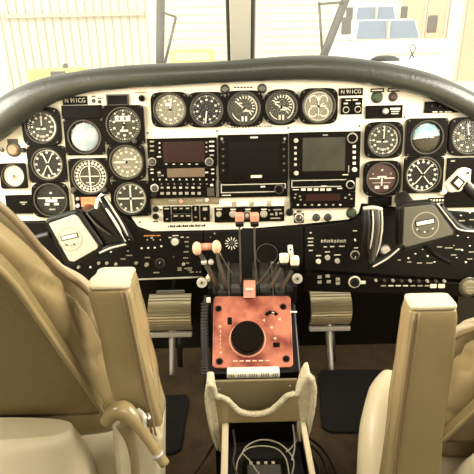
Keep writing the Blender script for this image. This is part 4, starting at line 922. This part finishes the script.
# ================================================================== SEATS
def superq(a, n):
    c, s_ = math.cos(a), math.sin(a); q = (abs(c)**n+abs(s_)**n)**(-1/n); return c*q, s_*q
def seat(label, cx, sg, dy=0, dz=0):
    """sg = +1: the aisle side of the seat faces +x"""
    o = Vector((cx, .70+dy, 0)); t = empty('pilot_seat', o, label, 'seat')
    B0, B1 = Vector((0,.00,.50+dz)), Vector((0,-.30,1.06+dz))       # recline line of the rear face
    ax = (B1-B0).normalized(); fw = Vector((0,1,0))-ax*ax.y; fw.normalize()
    L = (B1-B0).length
    def hwf(s):
        w_ = .247 - .012*s
        if s > .80: w_ *= math.sqrt(max(0,1-((s-.80)/.26)**2))*.55+.45
        return w_
    def sect(s, T0, T1, inset=0, n=5, N=56, amp=0):
        q_ = min(1, max(0, (s-.45)/.4)); q_ = 1-.58*q_*q_*(3-2*q_)
        if T1 > .03: T1 *= q_; T0 *= q_
        l = []; c = B0+ax*(L*s); w_ = hwf(s)-inset
        for i in range(N):
            a = 2*math.pi*i/N; u, v = superq(a, n)
            p = c + Vector((u*w_,0,0)) + fw*((T0+T1)/2 + v*(T1-T0)/2)
            if amp:
                k = noise.noise(Vector((p.x*7, p.y*9, p.z*10)))*amp + noise.noise(p*22)*amp*.3
                # pinched pleats running in from the seam
                k -= amp*.7*max(0, math.sin(s*17+u*2.0+v*2.5))**7*abs(u)**2
                d = (p-c-fw*(T0+T1)/2).normalized(); p = p + d*k
            l.append(p)
        return l
    K = 40
    ls = [sect(k/K, .000, .110, 0, 4, amp=.011) for k in range(K+1)]
    ls += [sect(1, .02, .06, .04, 3, amp=.006)]
    MB().loops(ls).build('backrest', 'leather', t)
    # front bolster beyond the seam
    ls = [sect(k/K, .100, .148, .004+.03*abs(k/K-.5)**3, 3, amp=.007) for k in range(K+1)]
    MB().loops(ls).build('front_cushion', 'leatherl', t)
    # smooth rear panel with piping around its edge
    ls = [sect(s, -.014, .012, .006, 7) for s in [.24+.76*k/30 for k in range(31)]]
    MB().loops(ls).build('back_panel', 'leather2', t)
    for side in (1,-1):
        pth = [B0+ax*(L*s)+Vector((side*(hwf(s)-.006),0,0))+fw*(-.010) for s in [.24+.76*k/20 for k in range(21)]]
        MB().tube(pth, .0042, 8, 2).build('piping', 'leather', t)
        pth = [B0+ax*(L*s)+Vector((side*(hwf(s)+.002),0,0))+fw*(.106*(1-.58*(lambda q_: q_*q_*(3-2*q_))(min(1,max(0,(s-.45)/.4))))) for s in [.1+.9*k/20 for k in range(21)]]
        MB().tube(pth, .0042, 8, 2).build('piping', 'pipe', t)
    # pouch on the rear
    q = B0+ax*(L*.33)-fw*.065
    ls = []
    for k in range(13):
        f = k/12; ww = math.sin(math.pi*min(1, .12+.88*min(f,1-f)*2)/2)
        zc = q.z-.30*(1-f)+.0
        ls.append([Vector((u*(.205+.012*ww), q.y+.02+v*(.075*ww+.01)+.05*(1-f), zc)) for u, v in (superq(2*math.pi*i/48, 3) for i in range(48))])
    MB().loops(ls).build('rear_pouch', 'leatherl', t)
    # seat cushion
    ls = []
    for k in range(9):
        z = .27+.18*k/8+dz*.5; ins = .015*(abs(k/8-.5)*2)**4
        ls.append([Vector((u*(.245-ins), .09+v*(.20-ins), z)) for u, v in (superq(2*math.pi*i/56, 7) for i in range(56))])
    MB().loops(ls).build('seat_cushion', 'leatherl', t)
    MB().use('trim').box((-.22,-.12,.06),(.22,.26,.28)).build('seat_base', None, t, .02)
    for sx in (-.17,.17): MB().use('metal').box((sx-.015,-.2,0.001),(sx+.015,.32,.06)).build('floor_rail', None, t, .003)
    return t, B0, ax, fw, L
tl, *_ = seat('tan leather pilot seat on the left, seen from behind its reclined back', -.462, 1, .0, .016)
tr, *_ = seat('tan leather copilot seat on the right, mostly cut by the picture edge', .60, -1, .04, -.10)

def armrest(t, cen, name, tops, bots, thick, seams, sidemat):
    """upright folded armrest; tops/bots = rear face corner points (world)"""
    o = Vector(t.location); A, B = [Vector(p)-o for p in tops]; C, D = [Vector(p)-o for p in bots]
    n_ = Vector((0,1,0))*thick; N = 24; ls = []
    for k in range(N+1):
        f = k/N; l, r = A.lerp(C, f), B.lerp(D, f); c = (l+r)/2+n_/2; w2 = (r-l).length/2
        e = 1-.06*(abs(f-.0) < .02)
        ls.append([c+Vector((u*w2*e, v*thick/2*e, 0)) + Vector((noise.noise(Vector((u*2,v*2,f*4+cen)))*.003,0,0)) for u, v in (superq(2*math.pi*i/40, 9) for i in range(40))])
    ar = MB().loops(ls).build(name, 'leather', t, .002)
    # paler top: light from above is put into its leather colour
    MB().loops([[p+Vector((0,0,.001)) for p in ls[0]], [p+Vector((0,0,.007)) for p in ls[0]]], smooth=False).build('lit_top', 'leatherl', ar, .003)
    for q in seams:
        pts = [A.lerp(B,q).lerp(C.lerp(D,q), f)+Vector((0,-.0008,0)) for f in (0,.25,.5,.75,1)]
        MB().tube(pts, .0018, 6, 4).build('piping', 'pipe', ar)
    return ar
armrest(tl, 1.3, 'armrest', (W(85,293,.60), W(130,291,.60)), (W(119,420,.70), W(160,436,.705)), .062, (.80,.90), None)
armrest(tr, 4.1, 'armrest', (W(410,313,.61), W(461,311,.61)), (W(384,500,.72), W(438,500,.72)), .040, (.08,.17), None)
# cream skirt and hinge tube at the foot of the left armrest
o = Vector(tl.location)
MB().use('leatherl').loops([[W(x,y,d)-o for x,y,d in l] for l in (((112,422,.74),(150,416,.76),(162,440,.79),(158,495,.84),(118,495,.80)), ((112,422,.86),(150,416,.88),(166,396,.92),(166,495,.95),(118,495,.90)))], smooth=False).build('side_skirt', None, tl, .008, 3)
MB().tube([W(x,y,d)-o for x,y,d in ((106,422,.665),(113,413,.66),(123,410,.655),(133,418,.655),(148,439,.66),(165,464,.665))], [.009,.0120,.0130,.0105,.0072,.0072], 16, 8).build('hinge_tube', 'leather', tl)
MB().tube([W(157,453,.659)-o, W(159,456,.66)-o], .0082, 14, 1).build('tube_collar', 'silver', tl)
MB().tube([W(137,410,.66)-o, W(144,417,.655)-o, W(143,428,.655)-o], .004, 8, 4).build('hinge_spring', 'silver', tl)
MB().tube([W(147,413,.66)-o, W(150,422,.655)-o], .004, 8, 2).build('hinge_pin', 'metal', tl)
o2 = Vector(tr.location)
MB().use('leatherl').tube([W(x,y,d)-o2 for x,y,d in ((394,376,.93),(388,395,.91),(382,430,.88),(380,470,.85),(380,520,.82))], [.022,.036,.040,.040,.040], 24, 6).build('side_bolster', None, tr)
# lap belt strap hanging beside the skirt
MB().tube([W(122,424,.72)-o, W(131,440,.735)-o, W(135,462,.75)-o, W(136,490,.77)-o], [.010,.009,.007,.007], 8, 5, flat=.25).build('belt_strap', 'pipe', tl)
# small items by the windscreen
q = W(413,50,1.28)
MB()
o = q; pts = [W(x,y,1.28)-o for x,y in ((409,59),(413,53),(415.5,48),(413,44.5),(410,47),(411,52),(414,58))]
tag(MB().tube(pts, .0016, 8, 6).build('pull_loop', 'postd'), 'small dark looped cord standing up behind the glareshield on the right', 'cord').location = o
# low dark oval form on the glareshield deck right of centre
o = W(385,58.5,1.3)
tag(MB().loops([[Vector((u*.040*s, v*.03*s, z)) for u, v in (superq(2*math.pi*i/24, 2) for i in range(24))] for s, z in ((1,-.006),(.95,.0),(.6,.006),(.2,.008))]).build('dark_oval', 'postd'), 'low dark oval shape on the glareshield beyond the right placard', 'vent').location = o
